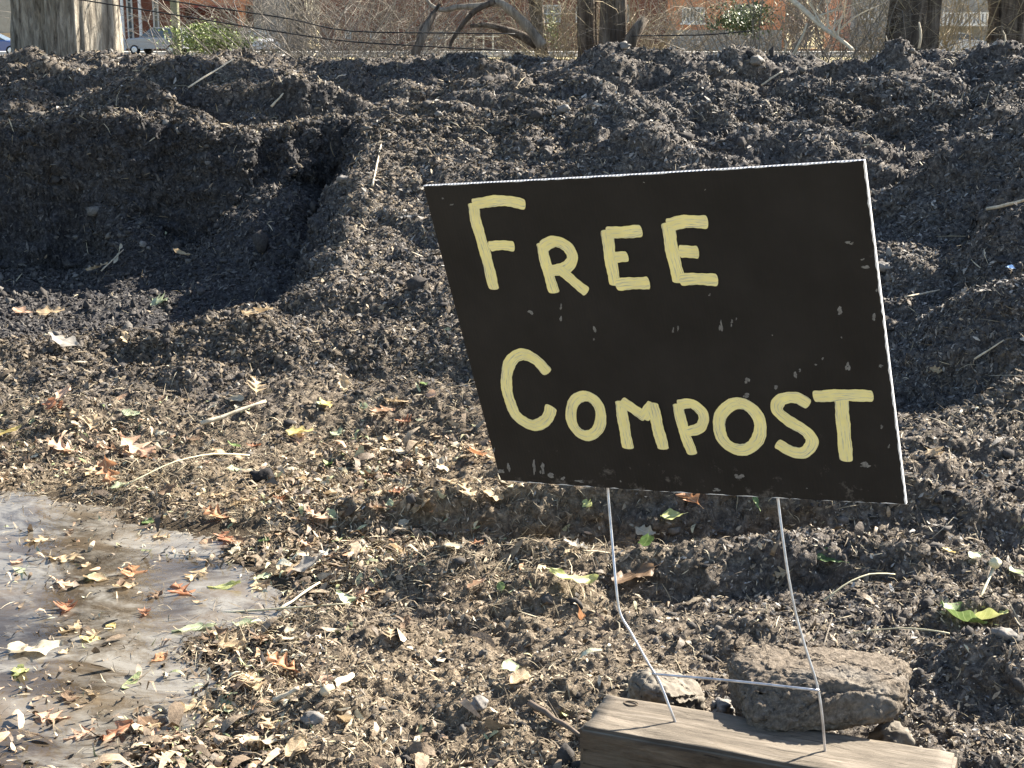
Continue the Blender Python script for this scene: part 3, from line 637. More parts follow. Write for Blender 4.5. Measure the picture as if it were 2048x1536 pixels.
# sticks and stones
bark_pale = simple("bleached_wood", (.42, .35, .24), (.68, .60, .46), 40, .75, .3, .4, .003, (1, 1, 1))
def stick(px1, py1, px2, py2, r, label, lift=.01, bow=.0, name="stick", n=6, mat=None, cat="stick"):
    a, _, _ = hit(px1, py1); b_, _, _ = hit(px2, py2); a[2] += lift; b_[2] += lift * 1.2
    pts = [Vector(a).lerp(Vector(b_), i / n) + Vector((0, 0, bow * math.sin(math.pi * i / n) + random.uniform(-r, r) * .35)) for i in range(n + 1)]
    B = MB(); B.tube([p - Vector(a) for p in pts], [r * (1 - .35 * i / n) * random.uniform(.85, 1.15) for i in range(n + 1)], 7)
    o = B.build(name, mat or bark_pale, None, True); o.location = a; return tag(o, label, cat)
stick(403, 866, 533, 822, .006, "pale straight stick at the foot of the mound above the puddle", .02)
stick(650, 1408, 705, 1374, .008, "short pale split stick on the soil right of the puddle", .012)
stick(380, 192, 470, 140, .0045, "thin bleached stick on top of the heap at left", .03)
stick(205, 0 + 560, 250, 520, .003, "thin pale twig leaning in the shaded pit", .03)
stick(545, 1418, 600, 1392, .005, "thin pale stick left of the short split one", .01)
stick(560, 1235, 640, 1180, .003, "thin twig in the litter right of the puddle's tip", .012)
stick(500, 930, 250, 1000, .0022, "long arched pale green stem over the puddle's back shore", .02, .03, "plant_stem", 10, stalkm, "stem")
stick(440, 1240, 700, 1222, .0022, "long straight straw across the puddle's right shore", .012, .0, "straw_stalk", 8, stalkm, "stalk")
stick(1060, 1430, 1165, 1490, .005, "dark twig on the ground left of the timber block", .01, 0, "stick", 6, simple("dark_twig", (.09, .07, .05), (.17, .13, .1), 40))
stick(1650, 1225, 1790, 1175, .0018, "thin arched straw behind the brown rock", .02, .02, "straw_stalk", 8, stalkm, "stalk")
stick(1525, 190, 1568, 160, .005, "pale stick on top of the heap above the sign", .03)
stick(1990, 445, 2060, 425, .006, "whitish stick at the right frame edge in the shaded hollow", .03)
stick(1810, 610, 1880, 600, .0035, "short pale stick on lit clods right of the sign", .02)
stick(1950, 735, 2010, 700, .003, "pale stick on the right lit slope beside the sign", .02)
stick(548, 232, 566, 205, .005, "short upright pale stick on the heap's top left", .03)
stick(745, 380, 765, 300, .004, "pale straw stalk on the lit ridge by the pit", .015)
stick(1905, 1290, 1700, 1290, .0015, "thin straw lying behind the brown rock", .01, .01, "straw_stalk", 8, stalkm, "stalk")
for q, (a1, b1, a2, b2) in enumerate(((1585, 102, 1614, 46), (1568, 98, 1569, 78), (1768, 92, 1772, 72), (1838, 45, 1812, 78), (2006, 62, 2012, 88))):
    pa, _, _ = hit(a1, max(b1, b2) + 4 if q != 3 else 90); pb = at_y(a2 if b2 < b1 else a1, min(b1, b2), pa[1]); r = .008 if q in (0, 3) else .004
    B = MB(); d = Vector(pb) - Vector(pa); B.tube([(0, 0, -.02), d * .3 + Vector((.01, 0, 0)), d * .65 + Vector((.012, .01, 0)), d], [r, r * .9, r * .8, r * .6], 7)
    o = B.build("stick", bark_pale, None, True); o.location = pa
    tag(o, ["curved whitish stick standing on the heap's crest above the sign", "thin short stick upright left of the curved whitish one", "thin stick upright right of the fallen branch", "forked pale stick in front of the dark trunk at right", "thin pale twig before the rightmost trunk"][q], "stick")
stone_m = simple("pale_stone", (.12, .11, .098), (.27, .25, .225), 40, .8, .3, .5, .004)
for q, (px, py, r, lb) in enumerate(((1128, 228, .022, "small pale stone on the heap's crest above the sign"), (880, 240, .016, "small pale pebble left of the pale stone on the heap"),
        (1250, 100, .03, "smooth greyish stone on the heap's crest under the trunks"), (690, 365, .018, "pale stone lump at the pit's upper corner"), (155, 555, .012, "tiny white pebble in the shaded pit"),
        (288, 497, .016, "pale pebble in the shaded pit wall"), (630, 1448, .014, "grey rounded stone half in shadow below the litter"), (1510, 128, .03, "pale stone on the heap's crest right of the dark trunks"),
        (1790, 1018, .018, "grey stone at the sign's lower right corner"), (2010, 1275, .013, "grey pebble near the right frame edge"), (525, 965, .022, "dark clod of earth on the litter behind the puddle"),
        (960, 1480 - 60, .014, "tan pebble on the bare soil"), (1770, 545, .02, "bluish grey stone right of the sign's edge"))):
    p, nn, _ = hit(px, py); o = blob("stone", stone_m if q != 10 else M_clod, None, Vector(p) + Vector((0, 0, r * .4)), r, q, .5, 1.3, 3, (1.2, .9, .75), q)
    tag(o, lb, "stone")
p, nn, _ = hit(2025, 549)
bluem = simple("blue_plastic", (.45, .62, .85), (.55, .70, .92), 20, .4)
o = obj("plastic_scrap", leaf_mesh("plastic_scrap", 'round', bluem, 3, .03, .3, .4)); orient(o, p, nn, 1.3, .3, 0, .015); tag(o, "light blue plastic scrap in the shade near the right frame edge", "plastic scrap")

# ------------------------------------------------------------------ timber block, stones and the sign
def wood_mat(name, c1, c2, c3):
    m, nt, b = new_mat(name, .75, .25); v = objvec(nt, (1, 9, 9)); n = noise(nt, 6, 6, .7, objvec(nt, (1, 5, 5)), 1.5); n2 = noise(nt, 22, 6, .75, objvec(nt, (.35, 6, 6)), .6)
    r = ramp(nt, n.outputs[0], [(.28, c1), (.5, c2), (.72, c3)]); g = ramp(nt, n2.outputs[0], [(.37, (.18, .16, .14)), (.42, (.85, .84, .82)), (.55, (1, 1, 1)), (.7, (1.2, 1.18, 1.15))])
    c = mix(nt, r.outputs[0], g.outputs[0], .8, 'MULTIPLY')
    n3 = noise(nt, 9, 5, .7, objvec(nt)); dm = ramp(nt, n3.outputs[0], [(.54, (0, 0, 0)), (.66, (.8, .8, .8))])
    c = mix(nt, c, (.13, .105, .075), dm.outputs[0]); nt.links.new(c, b.inputs["Base Color"])
    bumpn(nt, b, n2.outputs[0], .6, .004); return m
ZB = .112
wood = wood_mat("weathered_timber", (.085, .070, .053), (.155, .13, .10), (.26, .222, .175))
c_fl = at_z(1157, 1454, ZB); c_bl = at_z(1212, 1385, ZB); c_br = at_z(1916, 1505, ZB)
ux = c_br - c_bl; Lb = float(np.linalg.norm(ux[:2])); ux = ux / Lb; uy = np.array([-ux[1], ux[0], 0]); Wb = float(abs((c_fl - c_bl) @ uy))
t = tag(empty("timber_block", tuple(c_bl * [1, 1, 0])), "weathered wooden block lying on the ground under the sign's wires", "wooden block")
import bmesh
def grid_block(L_, W_, H_, seed):
    """a squared timber with worn arrises, as one closed bevelled box with enough faces to carry dents"""
    bm = bmesh.new(); bmesh.ops.create_cube(bm, size=1.)
    for v in bm.verts: v.co = Vector(((v.co.x + .5) * L_, (v.co.y - .5) * W_, v.co.z * H_ + H_ / 2))
    bmesh.ops.bevel(bm, geom=bm.edges[:], offset=.0045, segments=2, affect='EDGES')
    bmesh.ops.subdivide_edges(bm, edges=[e for e in bm.edges if e.calc_length() > .03], cuts=22, use_grid_fill=True)
    P = np.array([v.co[:] for v in bm.verts]); n = fbm(P + seed, 14, 4, .6) * .0022 + fbm(P * [1, 8, 8] + seed, 18, 2) * .0012
    # a chipped left end
    bm.normal_update()
    for v, d in zip(bm.verts, n):
        v.co += v.normal * float(d)
        if v.co.x < .03: v.co.x += max(0, float(perlin(np.array([[v.co.y * 30, v.co.z * 14, 3.1]]))[0])) * .014
    me = bpy.data.meshes.new("beam"); bm.to_mesh(me); bm.free(); return me
wood_shaded = wood_mat("shaded_timber_side", (.045, .033, .023), (.105, .078, .054), (.17, .132, .095))  # darker copy of the timber, painting shade onto the block's sides
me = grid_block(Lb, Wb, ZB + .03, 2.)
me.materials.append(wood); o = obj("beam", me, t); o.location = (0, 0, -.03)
me.materials.append(wood_shaded)
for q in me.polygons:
    if q.normal.z < .5: q.material_index = 1  # all but the top faces take the painted shade
for q in me.polygons: q.use_smooth = True
t.rotation_euler = (0, 0, math.atan2(ux[1], ux[0]))
# skew of the left end follows the photo's corner
kn = simple("knot", (.06, .045, .03), (.12, .09, .06), 200, .8)
B = MB(); kp = at_z(1262, 1408, ZB) - c_bl; kx, ky = float(kp @ ux), float(kp @ uy)
pts = [(kx + .010 * math.cos(a), ky + .007 * math.sin(a), ZB + .0012) for a in np.linspace(0, 6.28, 20)]
B.tube(pts, .0009, 5); B.build("knot", kn, t, True)
# brown muddy rock on the block
rockm, nt, b = new_mat("muddy_rock", .95, .1); v = objvec(nt); n1 = noise(nt, 22, 6, .7, v); n2 = noise(nt, 140, 5, .75, v); n3 = noise(nt, 7, 3, .5, v)
r1 = ramp(nt, n2.outputs[0], [(.3, (.07, .058, .046)), (.52, (.16, .134, .106)), (.75, (.31, .265, .215))]); r2 = ramp(nt, n1.outputs[0], [(.4, (.10, .09, .08)), (.7, (.30, .27, .23))])
ms = ramp(nt, n3.outputs[0], [(.56, (0, 0, 0)), (.66, (.8, .8, .8))]); c = mix(nt, r1.outputs[0], r2.outputs[0], ms.outputs[0]); nt.links.new(c, b.inputs["Base Color"])
bumpn(nt, b, n2.outputs[0], .9, .006)
def hull_rock(name, pts, mat, label, cat, amp=.006, cuts=26, seed=0):
    bm = bmesh.new()
    for p in pts: bm.verts.new(p)
    bmesh.ops.convex_hull(bm, input=bm.verts[:]); 
    for v in [v for v in bm.verts if not v.link_faces]: bm.verts.remove(v)
    bmesh.ops.bevel(bm, geom=bm.edges[:], offset=.016, segments=4, affect='EDGES', clamp_overlap=True)
    bmesh.ops.triangulate(bm, faces=bm.faces[:])
    for _ in range(5):
        es = [e for e in bm.edges if e.calc_length() > .006]
        if not es or len(bm.verts) > 30000: break
        bmesh.ops.subdivide_edges(bm, edges=es, cuts=1); bmesh.ops.triangulate(bm, faces=[f for f in bm.faces if len(f.verts) > 3])
    bm.normal_update(); P = np.array([v.co[:] for v in bm.verts])
    d = fbm(P + seed, 13, 4, .6) * amp * 1.6 + (lumps(P + seed, 45.) - .5) * amp * .6 + fbm(P + seed, 130., 3, .7) * amp * .75
    for v, q in zip(bm.verts, d): v.co += v.normal * float(q)
    me = bpy.data.meshes.new(name); bm.to_mesh(me); bm.free(); me.materials.append(mat)
    for q in me.polygons: q.use_smooth = True
    return tag(obj(name, me), label, cat)
def W3(px, py, Y): return at_y(px, py, Y)
yf, yb = 1.915, 2.08
TOPZ = .20
bot = [at_z(*q, ZB + .001) for q in [(1508, 1458), (1560, 1466), (1690, 1447), (1500, 1440), (1640, 1440)]]
front = [(1484, 1408, 1.93), (1500, 1370, 1.935), (1776, 1436, 1.875), (1812, 1405, 1.89), (1700, 1372, 1.885), (1590, 1385, 1.90)]
topf = [(1460, 1330, 2.02), (1530, 1338, 1.965), (1700, 1345, 1.94), (1818, 1352, 1.93)]
back = [(1468, 1298, 2.10), (1530, 1286, 2.12), (1650, 1298, 2.12), (1770, 1308, 2.10), (1820, 1328, 2.03)]
low = [(1480, 1435, 2.06), (1795, 1440, 2.02), (1462, 1385, 2.06)]
rp = [tuple(q) for q in bot] + [W3(*q) for q in front + topf + back + low]
hull_rock("rock", rp, rockm, "large brown mud-crusted rock lying across the wooden block", "rock", .0042)
# small pale rock it leans on, and the grey one at left
greym = simple("grey_stone", (.09, .078, .062), (.22, .195, .16), 45, .85, .2, .7, .004)
c0 = at_y(1790, 1480, 1.98)
blob("stone", greym, None, c0 - np.array([0, -.02, .012]), 0.030, 31, .35, 1.6, 4, (1., .8, .9)).update_tag()
tag(COL.objects[-1] if False else bpy.data.objects[[o.name for o in bpy.data.objects if o.name.startswith("stone")][-1]], "pale stone under the right end of the brown rock", "stone")
gp = [W3(*q) for q in [(1258, 1345, 2.13), (1275, 1337, 2.17), (1330, 1340, 2.18), (1395, 1365, 2.16), (1405, 1392, 2.10), (1345, 1398, 2.03), (1285, 1378, 2.05), (1262, 1362, 2.09), (1300, 1345, 2.08)]]
gp += [g - np.array([0, -.02, .05]) for g in gp[:8]]
hull_rock("rock", gp, greym, "small grey stone behind the block's left end, under the wire", "rock", .004, seed=4)
lp = [W3(*q) for q in [(1425, 1395, 2.08), (1445, 1385, 2.11), (1470, 1408, 2.08), (1462, 1420, 2.04), (1435, 1412, 2.04)]]; lp += [g - np.array([0, -.02, .04]) for g in lp[:5]]
hull_rock("rock", lp, stone_m, "little whitish stone wedged between grey stone and brown rock", "rock", .003, seed=9)

# the sign, at the pose the photo shows: leaning, its right side nearer
corners_px = [(845, 373), (1728, 322), (1812, 1010), (1000, 962)]
xA = np.array([.864, -.494, .100]); yA = np.array([-.217, -.186, .958]); nA = np.cross(xA, yA); nA /= np.linalg.norm(nA)
O0 = np.array([.190, 1.910, .649])
yA = np.cross(nA, xA); yA /= np.linalg.norm(yA); xA /= np.linalg.norm(xA)
RB = Matrix(((xA[0], yA[0], nA[0]), (xA[1], yA[1], nA[1]), (xA[2], yA[2], nA[2])))
def on_board(px, py):
    r = ray(px, py); o_ = np.array([0, 0, CAMH]); s = ((O0 - o_) @ nA) / (r @ nA); p = o_ + r * s - O0; return float(p @ xA), float(p @ yA)
CB = [on_board(*q) for q in corners_px]
base_l = at_z(1350, 1443, ZB); base_r = at_z(1650, 1501, ZB)
sign = empty("yard_sign", tuple((base_l + base_r) / 2)); tag(sign, "black yard sign with painted yellow letters FREE COMPOST on a wire stand", "sign")
bf = bpy.data.objects.new("board", None)
black, nt, b = new_mat("black_paint", .62, .25); v = objvec(nt); nz = noise(nt, 9, 4, .6, v); n2 = noise(nt, 70, 3, .7, objvec(nt, (1, .12, 1)))
r = ramp(nt, nz.outputs[0], [(.3, (.010, .0098, .0098)), (.7, (.019, .0182, .0178))]); 
dust = noise(nt, 28, 6, .8, v); sx_ = N(nt, "ShaderNodeSeparateXYZ"); nt.links.new(v, sx_.inputs[0])
mr = N(nt, "ShaderNodeMapRange"); nt.links.new(sx_.outputs[1], mr.inputs[0]); mr.inputs[1].default_value = -.12; mr.inputs[2].default_value = -.235; mr.inputs[3].default_value = -.02; mr.inputs[4].default_value = .12
ad = N(nt, "ShaderNodeMath", operation='ADD'); nt.links.new(dust.outputs[0], ad.inputs[0]); nt.links.new(mr.outputs[0], ad.inputs[1])
dm = ramp(nt, ad.outputs[0], [(.66, (0, 0, 0)), (.76, (.55, .55, .55))])
c = mix(nt, r.outputs[0], (.16, .15, .14), dm.outputs[0]); nt.links.new(c, b.inputs["Base Color"])
wv = N(nt, "ShaderNodeTexWave", wave_type='BANDS', bands_direction='X'); wv.inputs["Scale"].default_value = 62; nt.links.new(v, wv.inputs[0])
ah = N(nt, "ShaderNodeMath", operation='MULTIPLY_ADD'); nt.links.new(wv.outputs[0], ah.inputs[0]); ah.inputs[1].default_value = .35; nt.links.new(n2.outputs[0], ah.inputs[2]); bumpn(nt, b, ah.outputs[0], .18, .002)
white = simple("white_plastic", (.72, .73, .74), (.84, .85, .86), 90, .45, .5)
flute = bpy.data.materials.new("flute_hole"); flute.use_nodes = True; flute.node_tree.nodes["Principled BSDF"].inputs["Base Color"].default_value = (.25, .25, .27, 1)
TH = .0045
B = MB(); nseg = 24
def edge_pts(a, b_, n): return [(a[0] + (b_[0] - a[0]) * i / n, a[1] + (b_[1] - a[1]) * i / n) for i in range(n)]
loop = []
for i in range(4): loop += edge_pts(CB[i], CB[(i + 1) % 4], nseg)
loop = [(x + .0007 * math.sin(i * 2.3), y + .0007 * math.sin(i * 1.7 + 1)) for i, (x, y) in enumerate(loop)]
def bow(x, y, z): return (x, y, z + .004 * math.cos(x * 5.2) - .002)
nn_ = len(loop)
# front and back as fans of rows so the board can bow slightly
gn = 20
def quad(u, v_): 
    a = [CB[3][k] * (1 - u) + CB[2][k] * u for k in (0, 1)]; b2 = [CB[0][k] * (1 - u) + CB[1][k] * u for k in (0, 1)]
    return a[0] * (1 - v_) + b2[0] * v_, a[1] * (1 - v_) + b2[1] * v_
gv = [bow(*quad(i / gn, j / gn), z) for z in (0., -TH) for j in range(gn + 1) for i in range(gn + 1)]; K1 = gn + 1; off = K1 * K1
ff = [(j * K1 + i, j * K1 + i + 1, (j + 1) * K1 + i + 1, (j + 1) * K1 + i) for j in range(gn) for i in range(gn)]
B.add(gv, ff, 0); B.f += [tuple(off + q for q in reversed(f)) for f in ff]; B.m += [0] * len(ff)
for i in range(gn):
    B.f += [(i + off, i + 1 + off, i + 1, i)]; B.m += [1]
    t0 = gn * K1 + i; B.f += [(t0, t0 + 1, t0 + 1 + off, t0 + off)]; B.m += [1]
    l0 = i * K1; B.f += [(l0, l0 + K1, l0 + K1 + off, l0 + off)]; B.m += [1]
    r0 = i * K1 + gn; B.f += [(r0 + off, r0 + K1 + off, r0 + K1, r0)]; B.m += [1]
board = B.build("board", [black, white], sign)
Mw = Matrix.Translation(Vector(O0)) @ RB.to_4x4(); Msi = Matrix.Translation(-Vector(sign.location))
board.matrix_local = Msi @ Mw
# bare white plastic showing along the worn edges, and fluted cut ends on top
B = MB()
def rim(a, b_, wmin, wmax, inward, n=70, lift=.0004, gap=.0):
    pv = None
    for i in range(n + 1):
        u = i / n; x = a[0] + (b_[0] - a[0]) * u; y = a[1] + (b_[1] - a[1]) * u
        w = wmin + (wmax - wmin) * (.5 + .5 * math.sin(i * 1.9) * math.sin(i * .77 + 1)); w *= 0 if random.random() < gap else 1
        cur = (bow(x, y, lift), bow(x + inward[0] * w, y + inward[1] * w, lift))
        if pv: B.add([pv[0], cur[0], cur[1], pv[1]], [(0, 1, 2, 3) if inward[1] > 0 or inward[0] < 0 else (3, 2, 1, 0)])
        pv = cur
rim(CB[2], CB[1], .0006, .0024, (-1, 0), gap=.04); rim(CB[0], CB[1], .0001, .0012, (0, -1), gap=.3); rim(CB[3], CB[2], .0001, .0016, (0, 1), gap=.45)
o = B.build("worn_rim", white, board)
B = MB(); nfl = 118
for i in range(nfl):
    u = (i + .5) / nfl; x = CB[0][0] + (CB[1][0] - CB[0][0]) * u; y = CB[0][1] + (CB[1][1] - CB[0][1]) * u
    p = bow(x, y, 0); d = ((CB[1][0] - CB[0][0]) / nfl * .55, (CB[1][1] - CB[0][1]) / nfl * .55)
    B.add([(p[0] - d[0] / 2, p[1] - d[1] / 2 + .0005, p[2] - .0008), (p[0] + d[0] / 2, p[1] + d[1] / 2 + .0005, p[2] - .0008), (p[0] + d[0] / 2, p[1] + d[1] / 2 + .0005, p[2] - TH + .0008), (p[0] - d[0] / 2, p[1] - d[1] / 2 + .0005, p[2] - TH + .0008)], [(0, 1, 2, 3)])
B.build("flutes", flute, board)
# brush-painted letters
yel, nt, b = new_mat("yellow_paint", .5, .35); uvn = N(nt, "ShaderNodeUVMap"); mp = N(nt, "ShaderNodeMapping"); nt.links.new(uvn.outputs[0], mp.inputs[0]); mp.inputs["Scale"].default_value = (5.0, .55, 1)
st = noise(nt, 2.2, 5, .7, mp.outputs[0], .3); st2 = noise(nt, 30, 3, .6, objvec(nt))
c = ramp(nt, st.outputs[0], [(.34, (.36, .36, .30)), (.43, (.86, .80, .46)), (.55, (.98, .87, .34)), (.72, (.88, .83, .52))])
c2 = mix(nt, c.outputs[0], ramp(nt, st2.outputs[0], [(.3, (.88, .88, .9)), (.7, (1.04, 1.04, 1.02))]).outputs[0], 1., 'MULTIPLY'); nt.links.new(c2, b.inputs["Base Color"]); bumpn(nt, b, st.outputs[0], .4, .001)
def cr(x, y): return on_board(830 + x / 2.048, 300 + y / 2.048)
SC = (CB[1][0] - CB[0][0]) / (883 * 2.048)      # metres per crop pixel, about
def smooth_line(pts, n=9):
    out = []
    P = [pts[0]] + list(pts) + [pts[-1]]
    for i in range(1, len(P) - 2):
        for k in range(n):
            t_ = k / n; p0, p1, p2, p3 = (np.array(P[i + q], float) for q in (-1, 0, 1, 2))
            out.append(.5 * ((2 * p1) + (-p0 + p2) * t_ + (2 * p0 - 5 * p1 + 4 * p2 - p3) * t_ ** 2 + (-p0 + 3 * p1 - 3 * p2 + p3) * t_ ** 3))
    out.append(np.array(pts[-1], float)); return out
def stroke(B, UV, pts, w, lvl, closed=False):
    P = [np.array(cr(*p)) for p in (smooth_line(pts) if not closed else [np.array(q, float) for q in pts])]; n = len(P); w = w * SC * 1.07
    lay = .0006 + .0003 * lvl; ph = random.uniform(0, 6); rows = []; acc = 0.
    dists = [0.]
    for i in range(1, n): dists.append(dists[-1] + np.linalg.norm(P[i] - P[i - 1]))
    T = dists[-1] + 1e-9; cols = 6
    seq = list(range(n)) + ([0] if closed else [])
    # extra rounded end rows
    samples = []
    for j in seq:
        a = P[(j - 1) % n] if closed else P[max(j - 1, 0)]; c_ = P[(j + 1) % n] if closed else P[min(j + 1, n - 1)]
        d = c_ - a; d = d / (np.linalg.norm(d) + 1e-9); samples.append((P[j], d, 1., dists[j]))
    if not closed:
        cap = w * .22
        p0, d0, _, _ = samples[0]; p1, d1, _, _ = samples[-1]
        samples = [(p0 - d0 * cap * q, d0, math.sqrt(max(0, 1 - q ** 2.6)) * .98 + .02, -cap * q) for q in (1, .9, .7, .4)] + samples + [(p1 + d1 * cap * q, d1, math.sqrt(max(0, 1 - q ** 2.6)) * .98 + .02, T + cap * q) for q in (.4, .7, .9, 1)]
    b0 = len(B.v); vs = []
    for p, d, k, s in samples:
        nrm = np.array([-d[1], d[0]]); wl = w / 2 * k * (1 + .05 * math.sin(s * 190 + ph) + .03 * math.sin(s * 520 + ph * 2)); wr = w / 2 * k * (1 + .05 * math.sin(s * 160 + ph + 2) + .03 * math.sin(s * 610 + ph))
        for q in range(cols + 1):
            f_ = q / cols; x, y = p + nrm * (wl - (wl + wr) * f_)
            vs.append(bow(x, y, lay)); UV.append((f_ + lvl * 3.3, s * 22 + lvl * 7))
    B.add(vs, [(i * (cols + 1) + q, i * (cols + 1) + q + 1, (i + 1) * (cols + 1) + q + 1, (i + 1) * (cols + 1) + q) for i in range(len(samples) - 1) for q in range(cols)])
def ring(cx, cy, rx, ry, tilt=0., n=40, sq=1.):
    o_ = []
    for i in range(n):
        a = 2 * math.pi * i / n - 1.2; x = rx * math.copysign(abs(math.cos(a)) ** sq, math.cos(a)); y = ry * math.copysign(abs(math.sin(a)) ** sq, math.sin(a))
        o_.append((cx + x * math.cos(tilt) - y * math.sin(tilt), cy + x * math.sin(tilt) + y * math.cos(tilt)))
    return o_
LET = [
 ("F", [([(240, 228), (252, 300), (290, 430), (322, 562)], 48), ([(245, 222), (320, 208), (385, 208), (446, 220)], 43), ([(312, 394), (360, 388), (402, 393)], 40)]),
 ("R", [([(522, 388), (540, 470), (570, 575)], 46), ([(528, 392), (575, 372), (625, 392), (648, 440), (620, 480), (560, 492)], 46), ([(602, 490), (650, 532), (702, 574)], 42)]),
 ("E", [([(790, 335), (802, 430), (822, 542)], 48), ([(796, 336), (860, 333), (924, 328)], 46), ([(832, 436), (868, 432)], 42), ([(835, 546), (895, 542), (955, 540)], 48)]),
 ("E", [([(1040, 306), (1058, 420), (1085, 530)], 50), ([(1045, 302), (1110, 290), (1192, 292)], 48), ([(1095, 412), (1155, 414)], 48), ([(1096, 526), (1165, 524), (1234, 528)], 46)]),
 ("C", [([(540, 905), (500, 862), (440, 836), (392, 866), (374, 940), (385, 1020), (418, 1090), (478, 1126), (535, 1108), (558, 1056)], 50)]),
 ("O", [(ring(702, 1086, 62, 82, -.12), 46)]),
 ("M", [([(846, 1034), (858, 1120), (874, 1212)], 48), ([(855, 1030), (900, 1058), (942, 1086)], 46), ([(942, 1088), (974, 1040)], 46), ([(978, 1040), (998, 1130), (1020, 1212)], 50)]),
 ("P", [([(1080, 1044), (1105, 1150), (1138, 1236)], 44), ([(1088, 1040), (1140, 1036), (1184, 1080), (1172, 1132), (1118, 1150)], 42)]),
 ("O", [(ring(1332, 1130, 84, 96, -.25), 48)]),
 ("S", [([(1606, 1038), (1560, 1012), (1500, 1022), (1484, 1062), (1530, 1106), (1600, 1150), (1628, 1196), (1596, 1236), (1540, 1232), (1492, 1202)], 46)]),
 ("T", [([(1746, 1024), (1756, 1150), (1766, 1266)], 50), ([(1642, 1008), (1750, 1004), (1866, 1008)], 46)])]
order = "FREECOMPOST"
for li, (ch, strokes) in enumerate(LET):
    B = MB(); UV = []
    for q, (pts, w) in enumerate(strokes): stroke(B, UV, pts, w, q, closed=(ch == "O"))
    o = obj("letter", py_mesh("letter", B.v, B.f, yel, False, uv=UV), board)
# scuffs
scm = simple("scuffed_paint", (.10, .10, .10), (.26, .26, .25), 260, .7, .2)
for (x, y, rx, ry) in ((475, 665, 13, 12), (600, 640, 9, 14), (598, 690, 7, 18), (738, 735, 8, 20), (738, 772, 8, 8), (1060, 735, 5, 16), (1080, 733, 4, 18), (1255, 715, 7, 24), (1300, 708, 6, 16), (1318, 690, 5, 7), (1780, 384, 20, 9), (1835, 450, 13, 6), (1845, 480, 28, 11),
        (1743, 657, 13, 18), (1875, 688, 12, 18), (1362, 940, 14, 18), (1560, 925, 10, 16), (1576, 903, 7, 9), (1480, 970, 11, 10), (1358, 1002, 16, 10), (1772, 888, 13, 20), (1910, 890, 10, 9), (1672, 855, 6, 7), (1642, 880, 5, 5), (1912, 1132, 9, 14), (1838, 1292, 24, 12),
        (1328, 1335, 22, 12), (1235, 1388, 18, 8), (1208, 590, 5, 7), (1465, 756, 4, 4), (1745, 768, 4, 4), (380, 1290, 9, 30), (488, 1300, 8, 34), (520, 1310, 12, 26), (560, 1325, 20, 18), (350, 1320, 20, 12), (610, 1345, 12, 10), (690, 1355, 30, 7), (320, 1230, 6, 12), (110, 200, 7, 6), (150, 225, 10, 4), (1190, 160, 3, 4), (940, 130, 4, 3), (845, 1355, 5, 4), (1605, 1385, 4, 3), (1940, 1215, 4, 8), (1890, 575, 6, 8)):
    B = MB()
    for rep in range(4):
        qx = x + random.uniform(-.6, .6) * rx; qy = y + random.uniform(-.6, .6) * ry; k = random.uniform(.3, .75)
        ring_ = [bow(*cr(qx + rx * k * math.cos(a) * random.uniform(.5, 1.15), qy + ry * k * math.sin(a) * random.uniform(.5, 1.15)), .0002 + .00008 * rep) for a in np.linspace(0, 2 * math.pi, 11)[:-1]]
        B.add(ring_, [tuple(range(9, -1, -1))])
    B.build("scuff_mark", scm, board)
# wire stand: two uprights and a crossbar
wirem, nt, b = new_mat("galvanized_wire", .38, .5); b.inputs["Metallic"].default_value = .85; nw = noise(nt, 60, 3, .6, objvec(nt)); rw = ramp(nt, nw.outputs[0], [(.35, (.42, .42, .44)), (.65, (.66, .66, .68))]); nt.links.new(rw.outputs[0], b.inputs["Base Color"])
def wpt(px, py, Y): return at_y(px, py, Y)
def board_pt(px, py, back=.002):
    x, y = on_board(px, py); return O0 + xA * x + yA * y - nA * back
wl_top = board_pt(1214, 960); wr_top = board_pt(1553, 975)
yl, yr = wl_top[1], wr_top[1]
left = [wl_top, wpt(1216, 985, yl + .002), wpt(1224, 1080, yl * .8 + base_l[1] * .2 + .002), wpt(1232, 1170, yl * .55 + base_l[1] * .45), wpt(1240, 1226, yl * .45 + base_l[1] * .55), wpt(1262, 1266, yl * .35 + base_l[1] * .65), wpt(1297, 1328, yl * .22 + base_l[1] * .78), wpt(1318, 1362, yl * .15 + base_l[1] * .85), wpt(1338, 1412, base_l[1] + .003), base_l, base_l + (base_l - wpt(1338, 1412, base_l[1] + .003)) * .6]
right = [wr_top, wpt(1556, 1000, yr + .002), wpt(1566, 1080, yr * .8 + base_r[1] * .2), wpt(1578, 1160, yr * .6 + base_r[1] * .4), wpt(1592, 1230, yr * .45 + base_r[1] * .55), wpt(1612, 1300, yr * .3 + base_r[1] * .7), wpt(1634, 1370, yr * .15 + base_r[1] * .85), wpt(1644, 1430, base_r[1] + .002), base_r, base_r + (base_r - wpt(1644, 1430, base_r[1] + .002)) * .5]
sl_ = np.array(sign.location)
def wire(name, pts, r=.0019, sm=True):
    P = [np.array(p) - sl_ for p in pts]; P = smooth_line(P, 5) if sm else P
    B = MB(); B.tube(P, r, 10); return B.build(name, wirem, sign, True)
wire("wire_upright", left); wire("wire_upright", right)
cl = left[7] + (left[6] - left[7]) * .3; crr = right[6] + (right[7] - right[6]) * .12
cl = wpt(1304, 1348, yl * .18 + base_l[1] * .82 - .003); crr = wpt(1638, 1381, yr * .12 + base_r[1] * .88 - .003)
wire("wire_crossbar", [cl, (cl + crr) / 2 + np.array([0, 0, .0015]), crr], .0018)

